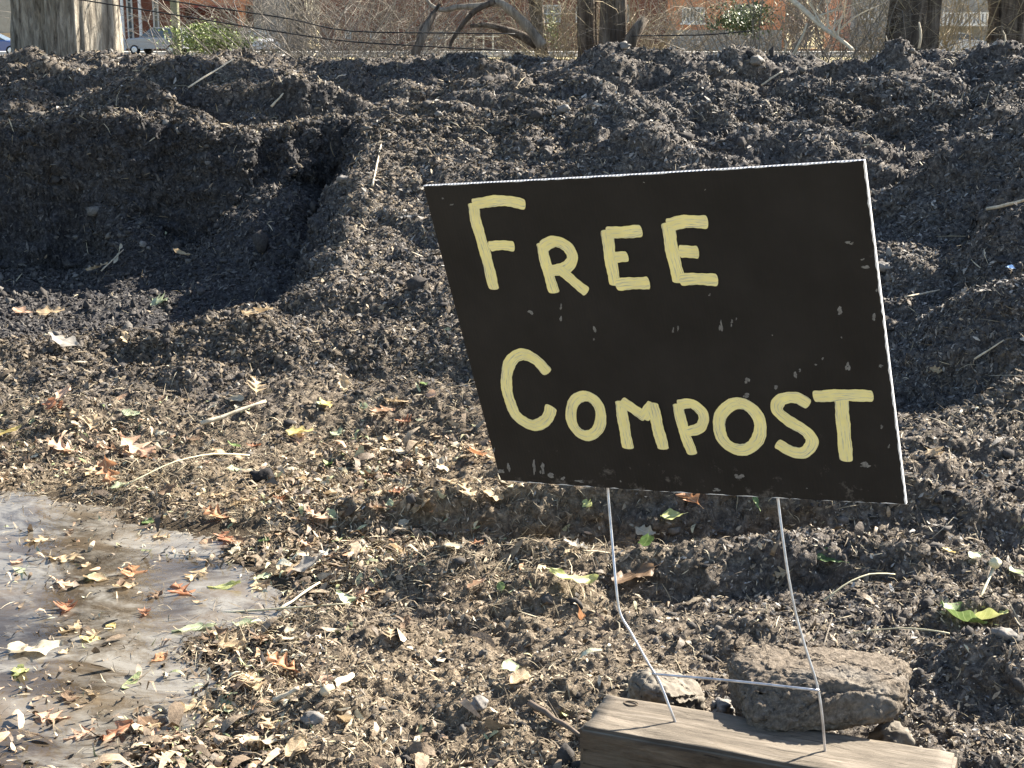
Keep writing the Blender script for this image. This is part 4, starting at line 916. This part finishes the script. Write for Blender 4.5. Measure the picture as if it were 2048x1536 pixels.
# ------------------------------------------------------------------ trees, shrubs and what stands beyond the heap
def bark_mat(name, c1, c2, c3, sc=1.):
    m, nt, b = new_mat(name, .9, .15); v = objvec(nt, (1, 1, .16)); n = noise(nt, 20 * sc, 6, .72, v, .5); r = ramp(nt, n.outputs[0], [(.32, c1), (.5, c2), (.66, c3)])
    nt.links.new(r.outputs[0], b.inputs["Base Color"]); bumpn(nt, b, n.outputs[0], 1., .02); return m
bark_l = bark_mat("pale_bark", (.08, .068, .055), (.30, .27, .22), (.52, .48, .40), 1.6); bark_d = bark_mat("dark_bark", (.035, .028, .024), (.11, .09, .072), (.24, .205, .165))
def trunk_mesh(name, base, top, r0, r1, mat, parent, seed=0, el=1., rz=0., ridge=.05, nr=64, nz=150, flare=.25):
    vs = []; P = []
    for i in range(nz + 1):
        u = i / nz; c_ = np.array(base) * (1 - u) + np.array(top) * u + np.array([math.sin(u * 4 + seed), math.cos(u * 3 + seed), 0]) * .03 * u
        rr_ = r0 * (1 - u) + r1 * u; rr_ *= 1 + flare * math.exp(-u * len_(base, top) / .25)
        for j in range(nr):
            a = 2 * math.pi * j / nr; x, y = math.cos(a), math.sin(a) * el; x, y = x * math.cos(rz) - y * math.sin(rz), x * math.sin(rz) + y * math.cos(rz)
            vs.append((c_[0] + x * rr_, c_[1] + y * rr_, c_[2], x, y, a, u))
    A = np.array(vs); q = np.stack([A[:, 3] * 9, A[:, 4] * 9, A[:, 2] * 2.2 + seed * 9], 1)
    q2 = q * [2.2, 2.2, 1.3]
    d = (np.minimum(np.abs(perlin(q * [1, 1, .55])) * 3.2, 1.) + np.abs(perlin(q2 * [1, 1, .7])) * 1.2 - .7) * ridge + perlin(q * [.25, .25, .5]) * ridge * 1.4
    Pn = A[:, :3] + np.stack([A[:, 3], A[:, 4], 0 * d], 1) * d[:, None]
    ii = np.arange((nz + 1) * nr).reshape(nz + 1, nr); jn = np.roll(ii, -1, 1); q = np.stack([ii[:-1], jn[:-1], jn[1:], ii[1:]], -1).reshape(-1, 4)
    return obj(name, np_mesh(name, Pn, q, mat, smooth=True), parent)
def len_(a, b_): return float(np.linalg.norm(np.array(a) - np.array(b_)))
def px_x(px, Y): return float(at_y(px, 60, Y)[0])
def branchset(B, p, d, L_, r, depth, rnd, droop=.0, n=5, spread=.55, kids=3):
    pts = [Vector(p)]; d = Vector(d).normalized(); rad = [r]
    for i in range(n):
        d = (d + Vector((rnd.gauss(0, .13), rnd.gauss(0, .13), rnd.gauss(0, .10) - droop * i / n))).normalized(); pts.append(pts[-1] + d * (L_ / n)); rad.append(r * (1 - .75 * (i + 1) / n))
    B.tube(pts, rad, 4 if r < .012 else 7, cap=False)
    if depth > 0:
        for k in range(kids):
            i = rnd.randint(1, n - 1); a = rnd.uniform(0, 6.28); side = Vector((math.cos(a), math.sin(a), rnd.uniform(-.2, .8)))
            branchset(B, pts[i], (d * (1 - spread) + side * spread), L_ * rnd.uniform(.4, .7), rad[i] * .6, depth - 1, rnd, droop, n, spread, kids)
def tree(px0, px1, Y, label, bark, z0=.1, h=4.5, lean=(0, 0), seed=1, extra=None, r1=.75, name="tree", ridge=None, el=.9, rz=0.):
    x0, x1 = px_x(px0, Y), px_x(px1, Y); cx = (x0 + x1) / 2; r = (x1 - x0) / 2
    t = tag(empty(name, (cx, Y, z0)), label, "tree")
    trunk_mesh("trunk", (0, 0, 0), (lean[0] * h, lean[1] * h, h), r * .98, r * r1, bark, t, seed, el, rz, r * .22 if ridge is None else ridge)
    rnd = random.Random(seed); B = MB()
    for k in range(5):
        a = rnd.uniform(0, 6.28); branchset(B, (lean[0] * h, lean[1] * h, h - .1 - .1 * k), (math.cos(a) * .6, math.sin(a) * .6, 1), 2.2, r * .4, 2, rnd, 0, 6, .5, 3)
    B.build("limb", bark, t, True)
    return t, cx, r
# left: broad pale double trunk
YL = 9.6
t = tag(empty("tree", (px_x(150, YL), YL, .1)), "broad shaggy-barked tree at the heap's left end, its right stem sunlit", "tree")
bx = px_x(150, YL)
trunk_mesh("trunk", (px_x(97, YL) - bx, .05, 0), (px_x(70, YL) - bx, .1, 4.5), .195, .18, bark_l, t, 3, .9, 0, .035, 90, 200)
trunk_mesh("trunk", (px_x(172, YL) - bx, 0, 0), (px_x(176, YL) - bx, 0, 4.5), .265, .24, bark_l, t, 8, .40, math.radians(60), .03, 90, 200)
B = MB(); rnd = random.Random(4)
for k in range(6): a = k * 1.05; branchset(B, (.1 * math.cos(a), .1 * math.sin(a), 4.3), (math.cos(a) * .6, math.sin(a) * .6, 1), 2.2, .09, 2, rnd, 0, 6)
B.build("limb", bark_l, t, True)
tree(1165, 1200, 10.6, "thin dark trunk, left one of the pair wrapped in pale vines mid-picture", bark_d, seed=11, lean=(-.02, 0))
tree(1206, 1256, 10.3, "thicker black trunk, right one of the pair mid-picture", bark_d, seed=12, lean=(-.015, 0))
tree(1778, 1872, 9.8, "dark trunk at right with straw-coloured vines down its right side", bark_d, seed=13)
tree(1976, 2085, 9.9, "rightmost dark trunk, cut by the frame edge", bark_d, seed=14)
tree(1095, 1120, 11.2, "slim brown leaning trunk just left of the dark pair", bark_d, seed=15, lean=(-.12, 0), h=4)
tree(345, 362, 12.5, "slender greenish-grey trunk between the pale tree and the green shrub", simple("green_bark", (.20, .20, .12), (.36, .36, .24), 30, .9, .2, .6, .01), seed=16, h=4, ridge=.006)
# arching limb
YA = 10.0
arch = [(1085, 92, 0), (1062, 62, 0), (1040, 38, -.02), (1012, 14, -.05), (995, 5, -.05), (960, 12, -.05), (915, 14, 0), (885, 20, 0), (860, 8, .05), (835, -30, .1)]
t = tag(empty("leaning_tree", tuple(at_y(1085, 92, YA))), "arching bare tree limb bending left over the heap's crest", "tree")
B = MB(); P = [np.array(at_y(a, b_, YA + d)) - at_y(1085, 92, YA) for a, b_, d in arch]; P = smooth_line(P, 4); n = len(P)
B.tube(P, [.036 * (1 - .75 * i / n) * (1 + .08 * math.sin(i * 1.3)) for i in range(n)], 12); B.build("trunk", bark_l if False else bark_mat("grey_bark", (.08, .068, .055), (.24, .21, .17), (.40, .36, .30)), t, True)
P2 = [np.array(at_y(a, b_, YA + .1)) - at_y(1085, 92, YA) for a, b_ in ((1075, 90), (1040, 70), (1005, 58), (975, 50), (940, 52))]; B = MB(); B.tube(smooth_line(P2, 3), [.034 - .0018 * i for i in range(13)], 8); B.build("branch", bark_d, t, True)
# hanging dark branch arching from upper right to lower left of it
P3 = [np.array(at_y(a, b_, YA - .2)) - at_y(1085, 92, YA) for a, b_ in ((990, 2), (950, 22), (925, 50), (905, 80), (900, 98))]; B = MB(); B.tube(smooth_line(P3, 3), [.020 - .0008 * i for i in range(13)], 7); B.build("branch", bark_d, t, True)
# fallen branch at right
fb = [(1572, -10), (1610, 22), (1640, 50), (1668, 70), (1692, 88), (1706, 100)]; p0 = at_y(1706, 100, 8.6)
t = tag(empty("fallen_branch", tuple(p0)), "bare fallen branch sloping down onto the heap's crest left of the dark right trunk", "branch")
B = MB(); P = smooth_line([np.array(at_y(a, b_, 9.2 - .1 * i)) - p0 for i, (a, b_) in enumerate(fb)], 4); B.tube(P, [.017 - .0004 * i for i in range(len(P))], 8); rnd = random.Random(5)
for k in range(7): branchset(B, P[rnd.randint(4, 16)], (rnd.uniform(-1, 1), rnd.uniform(-.3, .3), rnd.uniform(-.2, 1)), .3, .008, 1, rnd, 0, 4)
B.build("branch", bark_pale, t, True)
fb = [(1035, 20), (880, 22)]
# leaning dead trunk right of the dark pair
p0 = at_y(1248, 76, 10.1); t = tag(empty("leaning_stump", tuple(p0)), "short dark dead stem leaning right beside the dark pair of trunks", "tree")
B = MB(); B.tube([(0, 0, -.2), (.05, 0, 0), Vector(at_y(1290, 35, 10.1)) - Vector(p0)], [.05, .045, .032], 9); B.build("trunk", bark_d, t, True)
p0 = at_y(828, 104, 9.5); t = tag(empty("leaning_stump", tuple(p0)), "short dark forked stem leaning right on the crest left of the arching limb", "tree")
B = MB(); B.tube([(0, 0, -.2), (.01, 0, 0), Vector(at_y(868, 25, 9.5)) - Vector(p0)], [.034, .030, .020], 9); B.build("trunk", bark_d, t, True)
B = MB(); B.tube([Vector((.02, 0, .02)), Vector(at_y(842, 60, 9.6)) - Vector(p0), Vector(at_y(880, 8, 9.6)) - Vector(p0)], [.02, .016, .01], 7); B.build("branch", bark_d, t, True)

twig = [simple("twig_tan", (.16, .14, .11), (.44, .39, .31), 12, .8, .25), simple("twig_grey", (.09, .08, .07), (.34, .31, .27), 12, .8, .25), simple("twig_dark", (.05, .04, .032), (.14, .115, .09), 12, .8, .25), simple("twig_straw", (.22, .18, .115), (.46, .40, .27), 12, .8, .25)]
shrubs = [(556, 10.9, 0, 16, "tangled tan shrub right of the small silver car"), (598, 10.2, 1, 34, "dense grey-brown shrub of crossing twigs left of the black cables' low end"), (655, 10.6, 0, 34, "tan bare shrub with thin arched twigs left of centre"),
          (705, 11.2, 2, 26, "dark-stemmed bare shrub between tan ones left of centre"), (752, 10.3, 1, 32, "grey bare shrub above the little dry lawn strip's left end"), (805, 11.6, 0, 26, "loose tan shrub behind the dry lawn strip"),
          (950, 11.8, 1, 20, "thin grey shrub under the arching limb"), (1045, 11.3, 0, 26, "tan shrub behind the base of the arching limb"), (1135, 10.9, 3, 26, "straw-coloured shrub left of the dark pair of trunks"),
          (1232, 11.0, 3, 26, "pale vines and twigs around the dark pair of trunks"), (1312, 11.5, 0, 30, "reddish tan shrub right of the dark pair of trunks"), (1385, 12.0, 1, 14, "sparse grey shrub in front of the brick wall's window"),
          (1500, 10.9, 0, 26, "tan shrub behind the small evergreen"), (1580, 10.3, 1, 26, "grey shrub with upright stems behind the fallen branch"), (1650, 10.6, 0, 32, "tan shrub of upright stems right of the fallen branch"),
          (1712, 10.2, 1, 30, "greyish upright shrub left of the dark right trunk"), (1762, 10.5, 0, 24, "brown shrub touching the dark right trunk"), (1860, 10.0, 3, 30, "straw vines hanging on the right side of the dark right trunk"),
          (1955, 10.2, 3, 46, "straw-coloured thicket left of the rightmost trunk"), (455, 11.6, 1, 4, "sparse grey twigs above the green shrub"), (330, 11.0, 1, 8, "pale thin shrub with outward stems beside the broad pale tree"), (2120, 10.8, 0, 26, "tan shrub beyond the right frame edge")]
for q, (px, Y, mi, cnt, lb) in enumerate(shrubs):
    if px > 2060: continue
    x = px_x(px, Y); t = tag(empty("bare_shrub", (x, Y, .25)), lb, "shrub", None); rnd = random.Random(100 + q); B = MB(); narrow = q in (17,)
    for k in range(int(cnt * 1.2)):
        a = rnd.uniform(0, 6.28); rr_ = rnd.uniform(0, .04 if narrow else .30); sp = .12 if narrow else rnd.uniform(.15, 1.1)
        branchset(B, (rr_ * math.cos(a), rr_ * math.sin(a), rnd.uniform(-.1, .35)), (math.cos(a) * sp, math.sin(a) * sp * .7, 1), rnd.uniform(.8, 1.9), rnd.uniform(.0028, .0068), 2, rnd, rnd.uniform(0, .35), 6, .62, 4)
    B.build("branches", twig[mi], t)
# leafy green shrubs
def leafy(px, py, Y, w, h, label, cols, seed, n=2600, ls=.022):
    p0 = at_y(px, py, Y); t = tag(empty("green_shrub", (p0[0], Y, .2)), label, "shrub"); r = np.random.RandomState(seed)
    P = r.randn(n, 3) * [w * .42, .16, h * .34]; P = P[(np.abs(P[:, 2]) < h * .9)]; P[:, 2] += p0[2] - .2; P[:, 2] += .10 * perlin(P * 6) ; keep = perlin(P * 9 + 3) > -.28; P = P[keep]; n = len(P)
    a, s, u = frames(r.randn(n, 3) * [1, 1, .6] + [0, -.2, .6], r, .3) if False else frames(np.tile([[0, -.3, .95]], (n, 1)), r, .9)
    l = ls * np.exp(r.randn(n, 1) * .3); vs = np.stack([P - a * l / 2, P + s * l * .22, P + a * l / 2, P - s * l * .22], 1)
    m = tint_mat("shrub_leaf", cols, .5, .4); o = obj("foliage", np_mesh("foliage", vs.reshape(-1, 3), np.arange(n * 4).reshape(-1, 4), m, {"tint": np.repeat(r.rand(n), 4)}), t)
    B = MB(); rnd = random.Random(seed)
    for k in range(10): a = rnd.uniform(0, 6.28); branchset(B, (rnd.uniform(-w * .3, w * .3), 0, 0), (math.cos(a) * .5, math.sin(a) * .3, 1), p0[2] + h * .3, .008, 1, rnd)
    B.build("stem", twig[1], t)
leafy(425, 80, 10.8, .30, .12, "bright yellow-green leafy shrub on the crest left of the silver car", [(0, (.06, .10, .02)), (.5, (.20, .27, .06)), (1, (.42, .48, .18))], 5, 7000)
leafy(1482, 38, 10.2, .22, .11, "small green leafy shrub on the crest above the sign", [(0, (.03, .05, .015)), (.5, (.11, .15, .05)), (1, (.32, .35, .16))], 6, 3500)
leafy(1105, 55, 10.9, .06, .16, "thin yellowish-green sprig at the slim leaning trunk", [(0, (.14, .16, .05)), (1, (.40, .42, .18))], 7, 260)

# black cables and a low wire fence
cabm = simple("black_cable", (.012, .012, .013), (.03, .03, .03), 10, .6)
for q, (pts, lb) in enumerate(((((-120, -45), (240, 12), (400, 38), (560, 64), (700, 83), (860, 93), (1010, 101)), "lower black cable slanting across behind the heap"), (((150, -30), (330, 0), (450, 18), (580, 38), (700, 62), (900, 66), (1030, 68)), "upper black cable slanting across behind the heap"), (((1262, 72), (1330, 71), (1420, 69), (1500, 62)), "short black cable behind the heap right of the dark pair of trunks"))):
    B = MB(); P = [np.array(at_y(a, b_, 9.35 if q < 2 else 9.6)) for a, b_ in pts]; B.tube([p - P[0] for p in smooth_line(P, 4)], .0042, 7); o = B.build("cable", cabm, None, True); o.location = P[0]; tag(o, lb, "cable")
fwm = simple("pale_wire", (.50, .50, .48), (.70, .69, .66), 10, .6)
p0 = at_y(850, 110, 40.); t = tag(empty("wire_fence", tuple(p0)), "low pale wire fence in front of the dry lawn strip", "fence")
def Pf(a, b_, Y=40.): return Vector(at_y(a, b_, Y)) - Vector(p0)
B = MB()
for a in range(853, 1002, 19): B.tube([Pf(a, 112), Pf(a, 66)], .022, 5)
B.build("post", fwm, t)
B = MB()
for y_ in (73, ): B.tube([Pf(853, y_), Pf(1000, y_)], .016, 5)
B.build("rail", fwm, t)

# far bare woodland behind the houses
r = np.random.RandomState(77); n = 26000
P = np.stack([r.uniform(-130, 130, n), r.uniform(140, 152, n), r.uniform(-1, 1, n)], 1); hgt = 9 + 4 * perlin(P * [.06, .06, 0] + 3.3); P[:, 2] = -1 + hgt * r.rand(n)
T = r.randn(n, 3) * [.8, .5, 1.] + [0, 0, .6]; T /= np.linalg.norm(T, axis=1, keepdims=True); l = 1.2 * np.exp(r.randn(n, 1) * .6); w = .05 + .10 * r.rand(n, 1) ** 3; S = np.tile([[1., 0, 0]], (n, 1))
vs = np.stack([P - T * l - S * w, P - T * l + S * w, P + T * l + S * w * .5, P + T * l - S * w * .5], 1)
fwood = tint_mat("far_twigs", [(0, (.10, .085, .07)), (1, (.34, .31, .27))], .9, .1)
tag(obj("far_woodland", np_mesh("far_woodland", vs.reshape(-1, 3), np.arange(n * 4).reshape(-1, 4), fwood, {"tint": np.repeat(r.rand(n), 4)})), "bare brown woodland far behind the houses", kind="stuff")

# buildings and vehicles across the street
def brick(name, a, b_, mortar=(.35, .32, .28)):
    m, nt, bb = new_mat(name, .9, .15); v = objvec(nt, (1, 1, 1)); bt = N(nt, "ShaderNodeTexBrick"); cx = N(nt, "ShaderNodeSeparateXYZ"); nt.links.new(v, cx.inputs[0]); cc = N(nt, "ShaderNodeCombineXYZ"); ad = N(nt, "ShaderNodeMath", operation='ADD'); nt.links.new(cx.outputs[0], ad.inputs[0]); nt.links.new(cx.outputs[1], ad.inputs[1]); nt.links.new(ad.outputs[0], cc.inputs[0]); nt.links.new(cx.outputs[2], cc.inputs[1])
    nt.links.new(cc.outputs[0], bt.inputs[0]); bt.inputs["Scale"].default_value = 4.5; bt.inputs["Color1"].default_value = (*a, 1); bt.inputs["Color2"].default_value = (*b_, 1); bt.inputs["Mortar"].default_value = (*mortar, 1); bt.inputs["Mortar Size"].default_value = .012; nt.links.new(bt.outputs[0], bb.inputs["Base Color"]); return m
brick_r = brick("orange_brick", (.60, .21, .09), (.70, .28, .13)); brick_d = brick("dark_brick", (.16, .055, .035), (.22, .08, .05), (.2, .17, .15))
glass, nt, b = new_mat("window_glass", .12, .6); b.inputs["Base Color"].default_value = (.10, .12, .13, 1)
framem = simple("window_frame", (.55, .56, .55), (.68, .68, .66), 4, .6); concm = simple("grey_render", (.27, .26, .245), (.37, .36, .34), 1.5, .9)
redm = simple("dark_red_canopy", (.16, .035, .03), (.22, .06, .045), 3, .7); whitem = simple("white_paint", (.72, .72, .72), (.82, .82, .82), 3, .6)
YB = 122.
def bx_(px, Y=YB): return px_x(px, Y)
def bz(py, Y=YB): return float(at_y(1024, py, Y)[2])
GZ = -.97
def window(t, x0, x1, z0, z1, nm=2, Y=0., panes=1):
    f = MB(); w = .12
    f.box(((x0 + x1) / 2, Y, z1 - w / 2), (x1 - x0, .16, w)); f.box(((x0 + x1) / 2, Y, z0 + w / 2), (x1 - x0, .16, w))
    for k in range(nm + 1): f.box((x0 + w / 2 + (x1 - x0 - w) * k / nm, Y, (z0 + z1) / 2), (w, .15, z1 - z0 - 2 * w - .01))
    for k in range(1, panes): f.box(((x0 + x1) / 2, Y + .01, z0 + (z1 - z0) * k / panes), (x1 - x0 - 2 * w - .01, .10, .07))
    o = f.build("window", framem, t); g = MB(); g.box(((x0 + x1) / 2, Y + .04, (z0 + z1) / 2), (x1 - x0 - .02, .04, z1 - z0 - .02)); g.build("pane", glass, o)
def part_box(name, t, x0, x1, y0_, y1, z0, z1, mat): B = MB(); B.box(((x0 + x1) / 2, (y0_ + y1) / 2, (z0 + z1) / 2), (x1 - x0, y1 - y0_, z1 - z0)); return B.build(name, mat, t)
# left building
x0 = bx_(236); t = tag(empty("brick_building", (x0, YB, GZ)), "orange and dark brick building with white columns seen beside the broad pale tree", "building")
X = lambda px: bx_(px) - x0; Zz = lambda py: bz(py) - GZ
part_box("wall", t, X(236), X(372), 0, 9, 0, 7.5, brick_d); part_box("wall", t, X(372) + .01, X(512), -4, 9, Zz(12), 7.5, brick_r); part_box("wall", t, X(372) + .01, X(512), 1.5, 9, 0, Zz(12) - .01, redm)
part_box("wall", t, X(512) + .01, X(580), -1, 9, 0, 7.5, concm); part_box("canopy", t, X(372) + .02, X(500), -5.2, 1.4, Zz(17), Zz(12) - .02, redm); part_box("pillar", t, X(494), X(507), -4, -3.4, 0, Zz(12) - .02, brick_r)
part_box("roof", t, X(236) - .3, X(580) + .3, -4.3, 9.3, 7.52, 7.8, concm)
for a, b2 in ((256, 268), (308, 320)): window(t, X(a), X(b2), .6, 6.8, 1, -.06, 6)
for a in (252, 287): part_box("column", t, X(a), X(a) + .22, -1.4, -1.18, 0, 7.5, whitem)
# middle building
x0 = bx_(860); t = tag(empty("brick_building", (x0, YB, GZ)), "long brick building glimpsed through the thicket at the centre", "building")
X = lambda px: bx_(px) - x0
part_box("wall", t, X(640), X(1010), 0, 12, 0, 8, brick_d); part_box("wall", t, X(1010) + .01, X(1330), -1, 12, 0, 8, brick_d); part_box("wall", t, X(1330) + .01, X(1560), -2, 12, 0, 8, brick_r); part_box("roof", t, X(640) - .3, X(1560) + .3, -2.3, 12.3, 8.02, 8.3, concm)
window(t, X(1357), X(1402), Zz(45), Zz(15), 6, -2.06); part_box("sill", t, X(1354), X(1405), -2.25, -2.01, Zz(45) - .16, Zz(45) - .01, whitem)
for a in (905, 875, 690, 740): window(t, X(a), X(a) + .5, Zz(78), Zz(62), 1, -.06)
for a in (1080, 1150, 1215, 1460): window(t, X(a), X(a) + 1.6, Zz(45), Zz(10), 3, -1.06 if a < 1330 else -2.06, 2)
part_box("base_course", t, X(1330) + .02, X(1555), -2.12, -2.01, 0, Zz(60), concm)
# right house with deck
x0 = bx_(1860); t = tag(empty("house", (x0, YB, GZ)), "pale grey house with a white railed deck glimpsed between the two right trunks", "house")
X = lambda px: bx_(px) - x0
part_box("wall", t, X(1700), X(2160), 0, 10, 0, 6, concm); part_box("deck", t, X(1866), X(1965), -2.5, -.01, Zz(52), Zz(47), whitem)
rail = part_box("railing", t, X(1866), X(1965), -2.46, -2.4, Zz(28), Zz(25), whitem)
B = MB(); k = 0
while X(1868) + k * .32 < X(1965): B.box((X(1868) + k * .32, -2.43, (Zz(47) + Zz(28)) / 2), (.16, .05, Zz(28) - Zz(47) - .01)); k += 1
B.build("baluster", whitem, rail)
B = MB(); rx0, rx1 = X(1690), X(2170); B.add([(rx0, -.6, 6), (rx1, -.6, 6), (rx1, 5, 9), (rx0, 5, 9), (rx0, 10.6, 6), (rx1, 10.6, 6)], [(0, 1, 2, 3), (3, 2, 5, 4), (0, 3, 4), (1, 5, 2), (0, 4, 5, 1)]); B.build("roof", simple("shingles", (.10, .10, .10), (.18, .17, .17), 5), t)
window(t, X(1720), X(1750), Zz(40), Zz(15), 2, -.06)
x0 = bx_(-60, 128); t = tag(empty("house", (x0, 128, GZ)), "pale grey-plastered house at the left frame edge behind the blue car", "house")
part_box("wall", t, -14, 4.2, 0, 9, 0, 7, concm); part_box("base_course", t, -14.05, 4.25, -.1, -.01, 0, 1.3, simple("sandstone", (.42, .32, .22), (.55, .44, .32), 2)); window(t, -4, -2, 2, 4, 2, -.06)
B = MB(); B.add([(-14.5, -.6, 7), (4.8, -.6, 7), (4.8, 4.5, 10), (-14.5, 4.5, 10), (-14.5, 9.6, 7), (4.8, 9.6, 7)], [(0, 1, 2, 3), (3, 2, 5, 4), (0, 3, 4), (1, 5, 2), (0, 4, 5, 1)]); B.build("roof", bpy.data.materials["shingles"], t)

# vehicles
tyre = simple("tyre", (.015, .015, .015), (.03, .03, .03), 5, .9); rimm, nt, b = new_mat("wheel_rim", .3, .5); b.inputs["Metallic"].default_value = .8; b.inputs["Base Color"].default_value = (.6, .6, .62, 1)
lampm, nt, b = new_mat("headlight", .1, .6); b.inputs["Base Color"].default_value = (.75, .78, .8, 1); tailm, nt, b = new_mat("tail_light", .2, .6); b.inputs["Base Color"].default_value = (.45, .02, .02, 1)
def car(x, y, z, rz, col, label, cat="car", name="parked_car", kind="sedan"):
    t = tag(empty(name, (x, y, z), rz), label, cat); pm, nt, b = new_mat("car_paint", .28, .5); b.inputs["Base Color"].default_value = (*col, 1); b.inputs["Coat Weight"].default_value = .6
    if kind == "sedan": prof = [(-2.25, .32), (-2.3, .62), (-2.2, .88), (-1.75, .98), (-1.3, 1.02), (-.95, 1.04), (1.0, 1.0), (1.7, .88), (2.2, .76), (2.3, .55), (2.28, .30)]; cab = [(-1.75, .98), (-1.1, 1.40), (-.5, 1.46), (.25, 1.42), (1.15, .98)]
    else: prof = [(-2.35, .42), (-2.4, .8), (-2.35, 1.12), (1.0, 1.14), (1.2, 1.12), (2.1, 1.04), (2.35, .9), (2.4, .6), (2.36, .42)]; cab = [(-2.25, 1.12), (-2.0, 1.74), (.2, 1.78), (1.1, 1.13)]
    W = .9; n = len(prof); B = MB()
    ys_ = [(-W, .9), (-W * .98, 1.), (0, 1.03), (W * .98, 1.), (W, .9)]
    vs = [(px * (1 if abs(yw) < W else .985), yw, .3 + (pz - .3) * k) for yw, k in ys_ for px, pz in prof]; fs = []
    for a in range(4): fs += [(a * n + i, a * n + (i + 1) % n, (a + 1) * n + (i + 1) % n, (a + 1) * n + i) for i in range(n)]
    fs += [tuple(range(n - 1, -1, -1)), tuple(4 * n + i for i in range(n))]; B.add(vs, fs); body = B.build("body", pm, t, False)
    B = MB(); m = len(cab); vs = [(px, s * (W * .93 if pz < 1.2 else W * .72), pz - (.02 if pz < 1.2 else 0)) for s in (-1, 1) for px, pz in cab]
    B.add(vs, [tuple(range(m - 1, -1, -1)), tuple(range(m, 2 * m))] + [(i, i + 1, m + i + 1, m + i) for i in range(m - 1)]); B.build("window", glass, t)
    B = MB(); top = [c_ for c_ in cab if c_[1] > 1.2]; vs = [(px, s * W * .73, pz + .015) for s in (-1, 1) for px, pz in top]; k = len(top); B.add(vs + [(a, b_, c_ - .05) for a, b_, c_ in vs], [(i, i + 1, k + i + 1, k + i) for i in range(k - 1)] + [(i + 2 * k, k + i + 2 * k, k + i + 1 + 2 * k, i + 1 + 2 * k) for i in range(k - 1)] + [(i, i + 2 * k, i + 1 + 2 * k, i + 1) for i in range(k - 1)] + [(k + i, k + i + 1, 3 * k + i + 1, 3 * k + i) for i in range(k - 1)]); B.build("roof", pm, t)
    for wx in (-1.4, 1.42):
        for s in (-1, 1):
            B = MB(); B.tube([(wx, s * (W - .2), .33), (wx, s * (W + .02), .33)], .33, 24); w = B.build("wheel", tyre, t, False); B = MB(); B.tube([(wx, s * (W + .021), .33), (wx, s * (W + .035), .33)], [.22, .17], 16); B.build("rim", rimm, w)
    for s in (-1, 1):
        B = MB(); B.box((2.27, s * .68, .68 if kind == "sedan" else .88), (.1, .36, .16)); B.build("headlight", lampm, t); B = MB(); B.box((-2.27, s * .7, .8), (.1, .3, .16)); B.build("tail_light", tailm, t)
    B = MB(); B.box((2.30, 0, .55), (.08, .9, .18)); B.build("grille", tyre, t)
    return t
YC = 101.
car(px_x(28, YC) - 1.42, YC, -.98, 0, (.05, .11, .32), "blue car parked at the left frame edge, only its front wheel and bonnet showing")
car(px_x(512, 104), 104, -.98, math.radians(-65), (.62, .64, .66), "silver off-road car facing the heap right of the green shrub", "car", kind="suv")
car(px_x(318, 104), 104, -.98, math.radians(160), (.34, .35, .37), "grey car with dark windows behind the pale thin shrub", "car", kind="suv")
car(px_x(1905, YC), YC, -.98, math.radians(175), (.78, .79, .80), "white car parked below the white railed deck between the right trunks", "car")
